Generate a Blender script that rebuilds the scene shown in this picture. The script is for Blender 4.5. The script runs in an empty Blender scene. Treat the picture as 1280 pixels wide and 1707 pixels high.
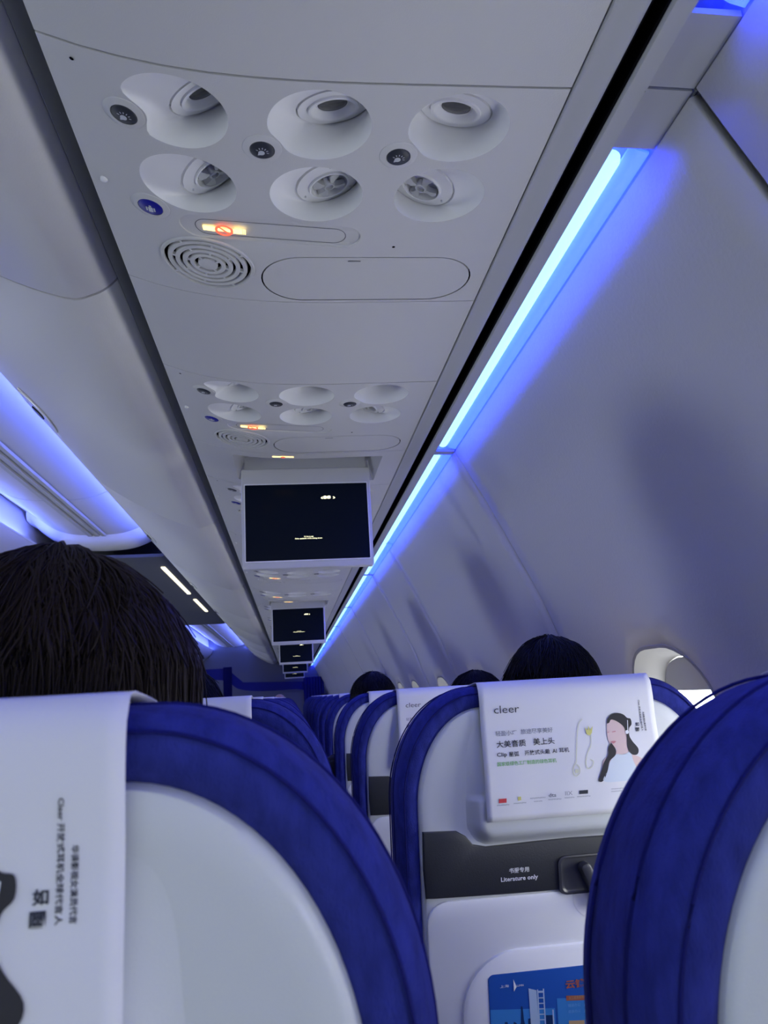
import bpy, bmesh, math, random
import numpy as np
from mathutils import Vector, Matrix, noise
from mathutils.geometry import delaunay_2d_cdt
random.seed(7)
S = bpy.context.scene
COL = S.collection
E = 1.15                                   # height of the lens above the cabin floor

# ------------------------------------------------------------------ camera
cam = bpy.data.cameras.new('camera')
cam.sensor_fit = 'VERTICAL'; cam.sensor_height = 36; cam.lens = 1280/1707*36
cam.clip_start = 0.02; cam.clip_end = 100
cam.dof.use_dof = True; cam.dof.focus_distance = 1.25; cam.dof.aperture_fstop = 17
camo = bpy.data.objects.new('camera', cam); COL.objects.link(camo)
def camera_axes(vp=(487, 1163), slope=-.042, at=(500, 1000), f=1280.):
    c = (640, 853.5)
    F = Vector((vp[0]-c[0], vp[1]-c[1], f)).normalized()
    p = Vector((at[0]-c[0], at[1]-c[1], f)); q = p + Vector((1, slope, 0))
    L = p.cross(q).cross(F).normalized()
    if L.x < 0: L = -L
    U = L.cross(F)
    if U.y > 0: U = -U
    return L, F, U
L_, F_, U_ = camera_axes()
rot = Matrix(((L_.x, -L_.y, -L_.z), (F_.x, -F_.y, -F_.z), (U_.x, -U_.y, -U_.z)))
camo.matrix_world = Matrix.Translation((0, 0, E)) @ rot.to_4x4()
S.camera = camo
# ------------------------------------------------------------------ world, exposure
w = bpy.data.worlds.new('cabin_daylight'); S.world = w; w.use_nodes = True
bg = w.node_tree.nodes['Background']; bg.inputs[0].default_value = (.62, .70, .74, 1); bg.inputs[1].default_value = 1.3
S.view_settings.view_transform = 'Standard'; S.view_settings.look = 'None'
S.view_settings.gamma = 1; S.view_settings.use_curve_mapping = False
S.view_settings.exposure = 0.08
WINDOW_LEFT, WINDOW_RIGHT = 62.0, 12.0        # brightness of the panes
TUBE, DIFFUSER, COVE = 1.3, 25.0, 42.0        # brightness of the cabin LED strips
try: S.cycles.sample_clamp_indirect = 6
except Exception: pass

# ------------------------------------------------------------------ materials
def mat(name, col, rough=.5, spec=.4, bump=0, bscale=200, emit=None, estr=0, var=0, vscale=8, metal=0, coat=0, sheen=0, stretch=None):
    m = bpy.data.materials.new(name); m.use_nodes = True
    nt = m.node_tree; b = nt.nodes['Principled BSDF']
    b.inputs['Base Color'].default_value = (*col, 1); b.inputs['Roughness'].default_value = rough
    b.inputs['Specular IOR Level'].default_value = spec; b.inputs['Metallic'].default_value = metal
    b.inputs['Coat Weight'].default_value = coat
    if sheen:
        b.inputs['Sheen Weight'].default_value = sheen
    tc = nt.nodes.new('ShaderNodeTexCoord'); src = tc.outputs['Object']
    if stretch:
        mp = nt.nodes.new('ShaderNodeMapping'); mp.inputs['Scale'].default_value = stretch
        nt.links.new(src, mp.inputs[0]); src = mp.outputs[0]
    if bump:
        n = nt.nodes.new('ShaderNodeTexNoise'); n.inputs['Scale'].default_value = bscale; n.inputs['Detail'].default_value = 3
        nt.links.new(src, n.inputs['Vector'])
        bp = nt.nodes.new('ShaderNodeBump'); bp.inputs['Strength'].default_value = bump; bp.inputs['Distance'].default_value = .002
        nt.links.new(n.outputs[0], bp.inputs['Height']); nt.links.new(bp.outputs[0], b.inputs['Normal'])
    if var:
        n2 = nt.nodes.new('ShaderNodeTexNoise'); n2.inputs['Scale'].default_value = vscale; n2.inputs['Detail'].default_value = 4
        nt.links.new(src, n2.inputs['Vector'])
        mx = nt.nodes.new('ShaderNodeMix'); mx.data_type = 'RGBA'
        mx.inputs[6].default_value = (*[c*(1-var) for c in col], 1); mx.inputs[7].default_value = (*[min(1, c*(1+var)) for c in col], 1)
        nt.links.new(n2.outputs[0], mx.inputs[0]); nt.links.new(mx.outputs[2], b.inputs['Base Color'])
    if emit:
        b.inputs['Emission Color'].default_value = (*emit, 1); b.inputs['Emission Strength'].default_value = estr
    return m
M = dict(
    psu=mat('warm_white_plastic', (.67, .67, .665), .5, .35, .15, 700),
    white=mat('white_plastic', (.88, .885, .89), .4, .4),
    wall=mat('textured_wall_laminate', (.52, .515, .53), .5, .35, .30, 160),
    bin=mat('bin_plastic', (.78, .775, .77), .45, .35, .1, 300),
    ceil=mat('ceiling_plastic', (.66, .66, .69), .5, .3),
    trim=mat('grey_trim', (.50, .51, .52), .45, .4),
    darktrim=mat('dark_grey_trim', (.16, .165, .19), .55),
    black=mat('black_void', (.004, .004, .006), .9, .05),
    floor=mat('blue_grey_carpet', (.05, .055, .09), .95, .1, .8, 400, var=.3, vscale=60),
    shell=mat('silver_shell_plastic', (.64, .67, .68), .35, .45, .05, 900),
    pad=mat('silver_pad_plastic', (.64, .67, .68), .3, .5, .05, 900),
    tray=mat('pale_tray_plastic', (.90, .92, .93), .35, .45),
    pocket=mat('charcoal_pocket_plastic', (.035, .038, .042), .4, .5, .1, 500),
    latch=mat('dark_latch_plastic', (.06, .062, .07), .3, .6),
    fabric=mat('royal_blue_knit', (.029, .038, .235), .95, .05, .5, 900, var=.55, vscale=110, sheen=.05, stretch=(1, 1, .4)),
    piping=mat('dark_blue_piping', (.013, .015, .13), .85, .1, .6, 400),
    cloth=mat('white_paper_cloth', (.79, .80, .82), .8, .15, .35, 14, var=.03, vscale=9),
    ink=mat('black_ink', (.03, .035, .05), .7), inkgrey=mat('grey_ink', (.22, .24, .28), .7),
    inkgreen=mat('green_ink', (.22, .52, .18), .7), inkred=mat('red_ink', (.65, .06, .07), .7), inkyellow=mat('yellow_ink', (.68, .66, .22), .7),
    inkteal=mat('teal_ink', (.30, .50, .60), .7), inkskin=mat('skin_tone_ink', (.74, .57, .54), .7), inkhair=mat('dark_hair_ink', (.03, .03, .035), .7),
    inkdress=mat('pale_dress_ink', (.66, .74, .82), .7), inkpink=mat('pink_ink', (.62, .25, .27), .7), inkwire=mat('pale_gold_ink', (.66, .68, .52), .7),
    wink=mat('white_ink', (.85, .87, .9), .6),
    adblue=mat('poster_blue', (.02, .10, .42), .25, .5), adsky=mat('poster_sky_blue', (.05, .24, .62), .25, .5), adsea=mat('poster_sea_blue', (.04, .17, .46), .25, .5), addark=mat('poster_navy', (.012, .04, .14), .3), adpale=mat('poster_pale', (.42, .56, .76), .3),
    adred=mat('poster_rust', (.42, .12, .07), .3), adgold=mat('poster_gold', (.52, .36, .18), .3), adtext=mat('poster_text', (.16, .42, .80), .3), adgrey=mat('poster_grey', (.30, .33, .42), .3),
    hair=mat('near_black_hair', (.006, .005, .006), .55, .25), hair2=mat('dark_brown_hair', (.020, .013, .009), .6, .2),
    skin=mat('skin', (.56, .36, .28), .5, .4), eye=mat('eye_white', (.8, .8, .8), .2), shirt=mat('dark_shirt_fabric', (.03, .03, .04), .9, .1), shirt2=mat('grey_shirt_fabric', (.12, .13, .16), .9, .1),
    btn=mat('charcoal_button', (.035, .04, .055), .4), btnblue=mat('blue_button', (.012, .014, .32), .35), icon=mat('pale_icon', (.62, .65, .70), .5),
    lens=mat('smoked_lens', (.05, .05, .055), .15, .6), chrome=mat('satin_silver', (.62, .63, .64), .28, .5, metal=.5),
    screen=mat('screen_glass', (.003, .005, .012), .18, .08, emit=(.02, .05, .15), estr=.02),
    stext=mat('screen_text', (.1, .1, .08), .5, emit=(1, .96, .6), estr=2.2),
    amber=mat('lit_amber_sign', (.3, .2, .05), .5, emit=(1, .72, .25), estr=2.6), red=mat('lit_red_sign', (.4, .05, .03), .5, emit=(1, .12, .06), estr=1.5),
    tube=mat('led_tube', (.5, .6, .7), .5, emit=(.40, .84, 1), estr=TUBE), diff=mat('led_diffuser', (.4, .45, .6), .5, emit=(.0022, .0085, 1), estr=DIFFUSER),
    cove=mat('cove_led', (.4, .45, .6), .5, emit=(.14, .20, 1), estr=COVE), warm=mat('warm_ceiling_light', (.5, .5, .4), .5, emit=(1, .92, .66), estr=1.5),
    paneL=mat('daylit_pane_port', (.5, .5, .5), .3, emit=(.78, .87, 1), estr=WINDOW_LEFT), paneR=mat('daylit_pane', (.5, .5, .5), .3, emit=(.95, .97, 1), estr=WINDOW_RIGHT),
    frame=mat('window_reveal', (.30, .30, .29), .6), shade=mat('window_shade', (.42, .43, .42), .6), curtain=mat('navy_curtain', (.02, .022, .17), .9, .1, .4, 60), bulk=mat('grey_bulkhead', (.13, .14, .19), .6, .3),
)

# ------------------------------------------------------------------ mesh helpers
def link(name, me, m, parent=None, smooth=35, props=None):
    o = bpy.data.objects.new(name, me); COL.objects.link(o)
    if m is not None: me.materials.append(m)
    if parent is not None: o.parent = parent
    if smooth is not None and len(me.polygons):
        me.polygons.foreach_set('use_smooth', [True]*len(me.polygons))
        if smooth < 180: me.set_sharp_from_angle(angle=math.radians(smooth))
    if props: tag(o, **props)
    return o
def from_bm(name, bm, m, parent=None, smooth=35, normals=True):
    if normals: bmesh.ops.recalc_face_normals(bm, faces=bm.faces)
    me = bpy.data.meshes.new(name); bm.to_mesh(me); bm.free()
    return link(name, me, m, parent, smooth)
def from_py(name, V, Fc, m, parent=None, smooth=35, normals=True):
    bm = bmesh.new(); vs = [bm.verts.new(v) for v in V]
    for f in Fc:
        try: bm.faces.new([vs[i] for i in f])
        except ValueError: pass
    return from_bm(name, bm, m, parent, smooth, normals)
def tag(o, label=None, category=None, group=None, kind=None):
    for k, v in (('label', label), ('category', category), ('group', group), ('kind', kind)):
        if v: o[k] = v
    return o
def empty(name, loc=(0, 0, 0), **p):
    o = bpy.data.objects.new(name, None); COL.objects.link(o); o.location = loc; o.empty_display_size = .05
    return tag(o, **p)
def copy_tree(o, parent=None):
    c = o.copy(); COL.objects.link(c)
    if parent is not None: c.parent = parent
    for ch in list(o.children): copy_tree(ch, c)
    return c
ORD = 'first second third fourth fifth sixth seventh eighth ninth tenth eleventh twelfth thirteenth fourteenth fifteenth sixteenth seventeenth eighteenth nineteenth twentieth'.split()

def loft(bm, rings, cap0=False, cap1=False, close=True):
    R = [[bm.verts.new(p) for p in r] for r in rings]
    n = len(R[0])
    for a, b in zip(R, R[1:]):
        for i in range(n if close else n-1):
            j = (i+1) % n
            bm.faces.new((a[i], a[j], b[j], b[i]))
    if cap0: bm.faces.new(R[0][::-1])
    if cap1: bm.faces.new(R[-1])
    return R
def box(bm, x0, x1, y0, y1, z0, z1, mp=lambda p: p):
    v = [bm.verts.new(mp((x, y, z))) for x in (x0, x1) for y in (y0, y1) for z in (z0, z1)]
    for f in ((0, 1, 3, 2), (4, 6, 7, 5), (0, 4, 5, 1), (2, 3, 7, 6), (0, 2, 6, 4), (1, 5, 7, 3)): bm.faces.new([v[i] for i in f])
def offset_poly(pts, t):
    """a polyline in a plane, moved by t to its left"""
    out = []
    for i, p in enumerate(pts):
        a = Vector(pts[max(0, i-1)]); b = Vector(pts[min(len(pts)-1, i+1)]); d = (b-a).normalized()
        out.append((p[0]-d.y*t, p[1]+d.x*t))
    return out
def smooth_line(pts, n):
    """Catmull-Rom through pts, n steps a span"""
    P = [Vector(p) for p in pts]; P = [2*P[0]-P[1]] + P + [2*P[-1]-P[-2]]; out = []
    for i in range(1, len(P)-2):
        for k in range(n):
            t = k/n; a, b, c, d = P[i-1:i+3]
            out.append(tuple(.5*((2*b)+(c-a)*t+(2*a-5*b+4*c-d)*t*t+(3*b-a-3*c+d)*t**3)))
    out.append(tuple(P[-2])); return out
def slab(bm, prof, y0, y1, t, ny=1):
    """cross-section polyline (x, z about the lens) swept along y with thickness t to its left"""
    loop = list(prof) + offset_poly(prof, t)[::-1]
    loft(bm, [[(x, y0+(y1-y0)*k/ny, z+E) for x, z in loop] for k in range(ny+1)], True, True)
def stadium(cx, cy, hw, hh, n=14):
    """closed loop of a slot with round ends (ends left and right)"""
    r = hh; pts = []
    for i in range(n+1):
        a = -math.pi/2+math.pi*i/n; pts.append((cx+hw-r+r*math.cos(a), cy+r*math.sin(a)))
    for i in range(n+1):
        a = math.pi/2+math.pi*i/n; pts.append((cx-hw+r+r*math.cos(a), cy+r*math.sin(a)))
    return pts
def rrect(cx, cy, hw, hh, r, n=6):
    pts = []
    for sx, sy, a0 in ((1, -1, -90), (1, 1, 0), (-1, 1, 90), (-1, -1, 180)):
        for i in range(n+1):
            a = math.radians(a0+90*i/n); pts.append((cx+sx*(hw-r)+r*math.cos(a), cy+sy*(hh-r)+r*math.sin(a)))
    return pts
def circle(cx, cy, r, n=40): return [(cx+r*math.cos(2*math.pi*i/n), cy+r*math.sin(2*math.pi*i/n)) for i in range(n)]
def inside(p, loop):
    c = False; n = len(loop); x, y = p
    for i in range(n):
        (x1, y1), (x2, y2) = loop[i], loop[i-1]
        if (y1 > y) != (y2 > y) and x < (x2-x1)*(y-y1)/(y2-y1)+x1: c = not c
    return c
def holed(x0, x1, y0, y1, holes, step):
    """triangulated rectangle with holes and an inner grid; returns 2-D verts and faces"""
    V = []; Ed = []
    nx = max(1, round((x1-x0)/step)); ny = max(1, round((y1-y0)/step))
    def loop(pts):
        s = len(V); V.extend(Vector(p) for p in pts); Ed.extend((s+i, s+(i+1) % len(pts)) for i in range(len(pts)))
    loop([(x0+(x1-x0)*i/nx, y0) for i in range(nx)] + [(x1, y0+(y1-y0)*i/ny) for i in range(ny)] +
         [(x1-(x1-x0)*i/nx, y1) for i in range(nx)] + [(x0, y1-(y1-y0)*i/ny) for i in range(ny)])
    for h in holes: loop(h)
    for i in range(1, nx):
        for j in range(1, ny):
            p = (x0+(x1-x0)*i/nx, y0+(y1-y0)*j/ny)
            if not any(inside(p, h) for h in holes) and all(min((p[0]-q[0])**2+(p[1]-q[1])**2 for q in h) > (step*.25)**2 for h in holes): V.append(Vector(p))
    ov, oe, of, *_ = delaunay_2d_cdt(V, Ed, [], 0, 1e-7)
    keep = []
    for f in of:
        c = (sum(ov[i][0] for i in f)/len(f), sum(ov[i][1] for i in f)/len(f))
        if not any(inside(c, h) for h in holes): keep.append(f)
    return ov, keep
def flat_poly(bm, pts, mp):
    """filled 2-D outline mapped into space"""
    pts = [Vector(p) for p in pts]
    ov, oe, of, *_ = delaunay_2d_cdt(pts, [(i, (i+1) % len(pts)) for i in range(len(pts))], [], 1, 1e-7)
    vs = [bm.verts.new(mp(*v)) for v in ov]
    for f in of:
        try: bm.faces.new([vs[i] for i in f])
        except ValueError: pass
def plate(bm, pts, mp, f0, f1, bev=.002, shrink=None):
    """solid plate of a 2-D outline: base at depth f0, face at f1, edge softened; mp(u, v, f)"""
    cx = sum(p[0] for p in pts)/len(pts); cy = sum(p[1] for p in pts)/len(pts)
    A = sum(pts[i-1][0]*p[1]-p[0]*pts[i-1][1] for i, p in enumerate(pts))
    pc = list(pts); n = len(pc)
    def inset(t):
        out = []
        for i in range(n):
            a = Vector(pc[i-1]); b = Vector(pc[(i+1) % n]); d = (b-a)
            d = d.normalized() if d.length else Vector((1, 0)); s = 1 if A > 0 else -1
            out.append((pc[i][0]-d.y*t*s, pc[i][1]+d.x*t*s))
        return out
    sg = 1 if f1 > f0 else -1
    rs = [(0, f0), (0, f1-sg*bev), (bev*.3, f1-sg*bev*.3), (bev, f1)]
    loft(bm, [[mp(u, v, f) for u, v in inset(t)] for t, f in rs], True, True)
def tube_path(bm, pts, r, n=8, caps=True):
    P = [Vector(p) for p in pts]; rings = []
    up = Vector((0, 0, 1))
    for i, p in enumerate(P):
        d = (P[min(i+1, len(P)-1)]-P[max(i-1, 0)]).normalized()
        a = d.cross(up if abs(d.dot(up)) < .95 else Vector((1, 0, 0))).normalized(); b = d.cross(a)
        rr = r[i] if isinstance(r, (list, tuple)) else r
        rings.append([p+rr*(a*math.cos(2*math.pi*k/n)+b*math.sin(2*math.pi*k/n)) for k in range(n)])
    loft(bm, rings, caps, caps)
_tc = {}
def text_shape(body, bold=0.0):
    """outline of a word as a flat mesh: list of (x, y), faces, width; letters one unit high"""
    if (body, bold) in _tc: return _tc[(body, bold)]
    c = bpy.data.curves.new('lettering', 'FONT'); c.body = body; c.size = 1; c.resolution_u = 2; c.offset = bold
    o = bpy.data.objects.new('lettering', c); COL.objects.link(o)
    dg = bpy.context.evaluated_depsgraph_get(); dg.update(); me = bpy.data.meshes.new_from_object(o.evaluated_get(dg))
    V = [(v.co.x, v.co.y) for v in me.vertices]; Fc = [tuple(p.vertices) for p in me.polygons]
    bpy.data.objects.remove(o); bpy.data.curves.remove(c); bpy.data.meshes.remove(me)
    _tc[(body, bold)] = (V, Fc); return V, Fc
def add_text(bm, body, mp, u0, u1, v0, h, bold=0.0, rotate=False):
    """word laid into [u0, u1] with its cap height h about v0; mp(u, v) maps into space (v downwards)"""
    V, Fc = text_shape(body, bold)
    if not V: return
    xs = [p[0] for p in V]; ys = [p[1] for p in V]; X0, X1, Y0, Y1 = min(xs), max(xs), min(ys), max(ys)
    vs = []
    for x, y in V:
        a = (x-X0)/(X1-X0); b = (y-Y0)/(Y1-Y0)
        if rotate: u, v = v0+(b-.5)*h, u0+a*(u1-u0)
        else: u, v = u0+a*(u1-u0), v0-(b-.5)*h
        vs.append(bm.verts.new(mp(u, v)))
    for f in Fc:
        try: bm.faces.new([vs[i] for i in f])
        except ValueError: pass

# ================================================================== THE SETTING
Y0, Y1 = -2.2, 15.5
CX = -1.15                                  # cabin centre line
def mirror(p): return (2*CX-p[0], p[1])
bm = bmesh.new(); box(bm, 2*CX-.85, .85, Y0, Y1, -.06, 0)
tag(from_bm('floor', bm, M['floor']), 'dark blue grey carpeted cabin floor under the seats', 'floor', kind='structure')

bm = bmesh.new()
pr = [(.85, .55), (.85, 1.27), (2*CX-.85, 1.27), (2*CX-.85, .55)]
slab(bm, pr, Y0, Y1, -.01)
tag(from_bm('ceiling', bm, M['darktrim']), 'dark upper shell of the cabin behind the ceiling panels', 'ceiling', kind='structure')
# right side wall: panels with windows, strips behind the joints
WALL = [(.437, .592), (.452, .562), (.498, .477), (.564, .340), (.622, .215), (.664, .100), (.700, 0), (.722, -.12), (.728, -.30), (.722, -.55), (.690, -.85), (.640, -1.15)]
WS = smooth_line(WALL, 6)
cum = [0]
for a, b in zip(WS, WS[1:]): cum.append(cum[-1]+math.hypot(b[0]-a[0], b[1]-a[1]))
def wall_at(s, off=0):
    s = max(0, min(cum[-1], s)); i = max(k for k in range(len(cum)-1) if cum[k] <= s+1e-9)
    t = (s-cum[i])/(cum[i+1]-cum[i]); a, b = WS[i], WS[i+1]
    dx, dz = b[0]-a[0], b[1]-a[1]; l = math.hypot(dx, dz)
    return (a[0]+dx*t-dz/l*off, a[1]+dz*t+dx/l*off)   # positive off: outwards
def s_of_z(z): return min(range(len(WS)), key=lambda i: abs(WS[i][1]-z)) and cum[min(range(len(WS)), key=lambda i: abs(WS[i][1]-z))]
SEAMS = [Y0, -.62, .634, 1.85, 3.20, 3.92, 5.40, 6.90, 8.45, 10.0, 11.6, 13.2, Y1]
ZW = -.15; SW = s_of_z(ZW)
nwin = 0
for i, (a, b) in enumerate(zip(SEAMS, SEAMS[1:])):
    wins = [.87, 1.40] if abs(a-.634) < .01 else ([(a+b)/2] if b-a < 1 else [(a+b)/2-.30, (a+b)/2+.30])
    gap = .006 if i > 2 else .014
    holes = [rrect(y, SW, .150, .205, .12, 8) for y in wins] if a < 8 else []
    V, Fc = holed(a+gap*.5, b-gap*.5, 0, cum[-1], holes, .06)
    wo = from_py('wall_right', [(wall_at(s)[0], y, wall_at(s)[1]+E) for y, s in V], Fc, M['wall'], None, 60)
    wo.modifiers.new('thickness', 'SOLIDIFY').thickness = .012; wo.modifiers[0].offset = 0
    tag(wo, 'pale textured cabin side wall panel, %s from the camera' % ORD[i], 'wall panel', 'side wall panels', 'structure')
    for y in wins if holes else []:
        nwin += 1
        root = empty('window_%d' % nwin, (wall_at(SW)[0], y, wall_at(SW)[1]+E), kind='structure', category='window')
        tag(root, 'oval cabin window with pale reveal and bright pane, %s along the right wall' % ORD[nwin-1])
        ox, oy, oz = root.location
        def wp(u, s, off):
            x, z = wall_at(SW+s, off); return (x-ox, u, z+E-oz)
        bm = bmesh.new()
        rings = []
        for hw, hh, off in ((.158, .213, -.004), (.156, .211, -.007), (.150, .205, -.007), (.141, .196, 0.002), (.128, .180, .02), (.118, .168, .05)):
            rings.append([wp(u, s, off) for u, s in rrect(0, 0, hw, hh, hw*.8, 8)])
        loft(bm, rings); from_bm('window_frame', bm, M['frame'], root)
        bm = bmesh.new(); bm.faces.new([bm.verts.new(wp(u, s, .049)) for u, s in rrect(0, 0, .119, .169, .095, 8)]); from_bm('pane', bm, M['paneR'], root)
        bm = bmesh.new(); n = 8
        sh = [p for p in rrect(0, 0, .118, .168, .094, 8)]
        low = -.168+(.10 if nwin != 6 else .058)
        pts = [p for p in sh if p[1] <= low]; pts.sort(key=lambda p: p[0])
        pts = [(-.118, low)] + pts + [(.118, low)]
        loft(bm, [[wp(u, s, f) for u, s in pts] for f in (.046, .040)], True, True); from_bm('window_shade', bm, M['shade'], root)
for j, yj in ((14, SEAMS[1]), (15, SEAMS[2])):
    bm = bmesh.new(); slab(bm, [wall_at(s, .012) for s in np.linspace(0, s_of_z(-.9), 24)], yj-.03, yj+.03, .004)
    tag(from_bm('trim_%d' % j, bm, M['trim']), 'grey joint strip between side wall panels, %s' % ('behind the camera', 'nearest in view')[j-14], 'trim', kind='structure')
bm = bmesh.new()
slab(bm, [wall_at(s, .075) for s in np.linspace(0, cum[-1], 24)], Y0, Y1, .01)
tag(from_bm('trim_1', bm, M['darktrim']), 'dark lining seen in the joints of the side wall', 'lining', kind='structure')
# left wall (plain, with its own window band)
LW = [mirror(p) for p in WS]
bm = bmesh.new(); slab(bm, [p for p in LW if p[1] > .02], Y0, Y1, -.012); slab(bm, [p for p in LW if p[1] < -.36], Y0, Y1, -.012)
YL = np.arange(-.30, 15, 2.11)
prev = Y0
for y in list(YL)+[None]:
    e = (y-.13) if y is not None else Y1
    slab(bm, [p for p in LW if -.42 < p[1] < .08], prev, e, -.012)
    prev = (y+.13) if y is not None else None
tag(from_bm('wall_left', bm, M['wall'], None, 60), 'pale side wall across the aisle with its row of windows', 'wall', kind='structure')
for i, y in enumerate(YL):
    bm = bmesh.new(); xl = 2*CX-.735
    r = rrect(0, 0, .11, .11, .06, 8)
    bm.faces.new([bm.verts.new((xl, y+u, E-.29+v)) for u, v in r])
    nwin += 1
    o = from_bm('window_%d' % nwin, bm, M['paneL'])
    tag(o, 'daylit window pane of the far left wall, %s from the tail' % (ORD+['twenty-%s' % k for k in ORD])[i], 'window', 'left wall windows', 'structure')

# strip beside the service units, black slot, rail
XR0, XR1, XB1, XV1 = .303, .338, .357, .380
bm = bmesh.new()
slab(bm, smooth_line([(XR0+.001, .64), (XR0+.001, .594), (XR0+.006, .591), (XR1-.006, .588), (XR1-.001, .590), (XR1, .592), (XR1, .60)], 3), Y0, Y1, .003)
tag(from_bm('trim_2', bm, M['trim']), 'grey edge strip running beside the overhead service units', 'trim', kind='structure')
bm = bmesh.new(); slab(bm, [(XR1+.0004, .5925), (XR1+.0004, .655), (XB1-.0004, .655), (XB1-.0004, .5915)], Y0, Y1, -.0025)
tag(from_bm('trim_3', bm, M['black']), 'black slot between the grey strip and the light rail', 'slot', kind='structure')
bm = bmesh.new(); slab(bm, [(XB1+.003, .66), (XB1+.003, .60), (XB1, .592), (XB1, .590), (XB1+.002, .587), (XV1-.002, .587), (XV1, .590), (XV1, .63)], Y0, Y1, .0025)
tag(from_bm('trim_4', bm, M['trim']), 'grey rail between the black slot and the blue light strip', 'trim', kind='structure')
# light fixtures between the wall joints
def light_strip(a, b, idx):
    root = empty('light_strip', (.405, (a+b)/2, E+.59))
    tag(root, 'blue white LED light strip under the rail, %s segment from the camera' % ORD[idx], 'light', 'LED light strips along the right wall')
    l = (b-a)/2; cap = .11 if idx < 2 else (.05 if idx == 2 else .035)
    bm = bmesh.new()
    prof = [(-.024, .0), (-.024, .034), (.0, .038), (.026, .034), (.031, .004)]
    pr = prof + offset_poly(prof, .003)[::-1]
    loft(bm, [[(x, y, z) for x, z in pr] for y in (-l+.002, l-.002)], True, True); from_bm('housing', bm, M['trim'], root)
    bm = bmesh.new(); n = 12; rings = []
    t0, t1 = -l+cap*(1 if idx != 3 else .6), l-cap*.5 if idx > 0 else l-cap
    t1 = l-(.11 if idx in (0,) else .025)
    for y, rr in ((t0, .2), (t0+.004, .75), (t0+.012, 1), (t1-.012, 1), (t1-.004, .75), (t1, .2)):
        rings.append([(-.0105+.0125*rr*math.cos(2*math.pi*k/n), y, .013+.011*rr*math.sin(2*math.pi*k/n)) for k in range(n)])
    loft(bm, rings, True, True); from_bm('lamp_tube', bm, M['tube'], root)
    bm = bmesh.new(); loft(bm, [[(x, y, z) for x, z in ((.004, .013), (.012, .008), (.026, .004), (.026, .007), (.012, .011), (.004, .016))] for y in (t0-.012, t1+.012)], True, True)
    from_bm('diffuser', bm, M['diff'], root)
    for s, (u0, u1) in ((-1, (-l+.002, t0-.02)), (1, (t1+.02, l-.002))):
        if u1-u0 < .01: continue
        bm = bmesh.new(); loft(bm, [[(x, y, z) for x, z in ((-.023, .004), (.028, .003), (.028, .010), (-.023, .010))] for y in (u0, u1)], True, True)
        from_bm('end_cover', bm, M['trim'], root)
LS = [-.62, .634, 1.85, 3.10] + SEAMS[5:]
for i, (a, b) in enumerate(zip(LS, LS[1:])): light_strip(a, b, i)
bm = bmesh.new(); slab(bm, [(XV1, .640), (.440, .632), (.442, .594)], Y0, Y1, .004)
tag(from_bm('trim_5', bm, M['darktrim']), 'channel above the blue light strip', 'channel', kind='structure')

# ------------------------------------------------------------------ overhead bins
BIN = smooth_line([(-.236, .800), (-.246, .752), (-.259, .712), (-.279, .683), (-.309, .664), (-.352, .658), (-.456, .697), (-.60, .775), (-.715, .855), (-.775, .925), (-.800, .985), (-.785, .982), (-.783, .972)], 5)
BSE = [Y0, -.60, 1.20, 2.97, 4.74, 6.51, 8.28, 10.05, 11.8, 13.6, Y1-.06]
def make_bin(a, b, side, idx):
    prof = BIN if side > 0 else [mirror(p) for p in BIN]
    root = empty('overhead_bin', (prof[0][0], (a+b)/2, E+.65))
    tag(root, 'pale curved %s overhead luggage bin, %s from the camera' % ('right' if side > 0 else 'left', ORD[idx]), 'luggage bin', 'overhead bins on the %s' % ('right' if side > 0 else 'left'))
    ox, oy, oz = root.location
    bm = bmesh.new(); g = .003
    rs = []
    for y, k in ((a+g, .003), (a+g+.006, 0), (b-g-.006, 0), (b-g, .003)):
        pr = offset_poly(prof, -k*side)+offset_poly(prof, -.012*side)[::-1]
        rs.append([(x-ox, y-oy, z+E-oz) for x, z in pr])
    loft(bm, rs, True, True); from_bm('bin_door', bm, M['bin'], root)
    # pull latch: a pointed lens shape low on the outer edge
    s = [0]
    for p, q in zip(prof, prof[1:]): s.append(s[-1]+math.hypot(q[0]-p[0], q[1]-p[1]))
    def at(d, off):
        i = max(k for k in range(len(s)-1) if s[k] <= d); t = (d-s[i])/(s[i+1]-s[i]); p, q = prof[i], prof[i+1]
        dx, dz = q[0]-p[0], q[1]-p[1]; l = math.hypot(dx, dz); k = side
        return (p[0]+dx*t-dz/l*off*k-ox, p[1]+dz*t+dx/l*off*k+E-oz)
    dl = next(s[i] for i, p in enumerate(prof) if (p[0]-CX)*side < .475); yc = (a+b)/2-oy+.09
    def lens(L, H, off, n=20):
        pts = []
        for i in range(n):
            t = -1+2*i/n; pts.append((t*L, H*(1-t*t)))
        for i in range(n):
            t = 1-2*i/n; pts.append((t*L, -H*(1-t*t)))
        return [(at(dl+v, off)[0], yc+u, at(dl+v, off)[1]) for u, v in pts]
    bm = bmesh.new(); loft(bm, [lens(.18, .030, -.002), lens(.18, .030, .004), lens(.17, .024, .006), lens(.11, .010, .005)], True, True); lt = from_bm('latch', bm, M['chrome'], root)
    bm = bmesh.new(); loft(bm, [lens(.055, .012, .005), lens(.05, .010, .009)], True, True); from_bm('latch_plate', bm, M['pocket'], lt)
for i, (a, b) in enumerate(zip(BSE, BSE[1:])): make_bin(a, b, 1, i)
for i, (a, b) in enumerate(zip(BSE, BSE[1:])): make_bin(a, b, -1, i)
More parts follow.
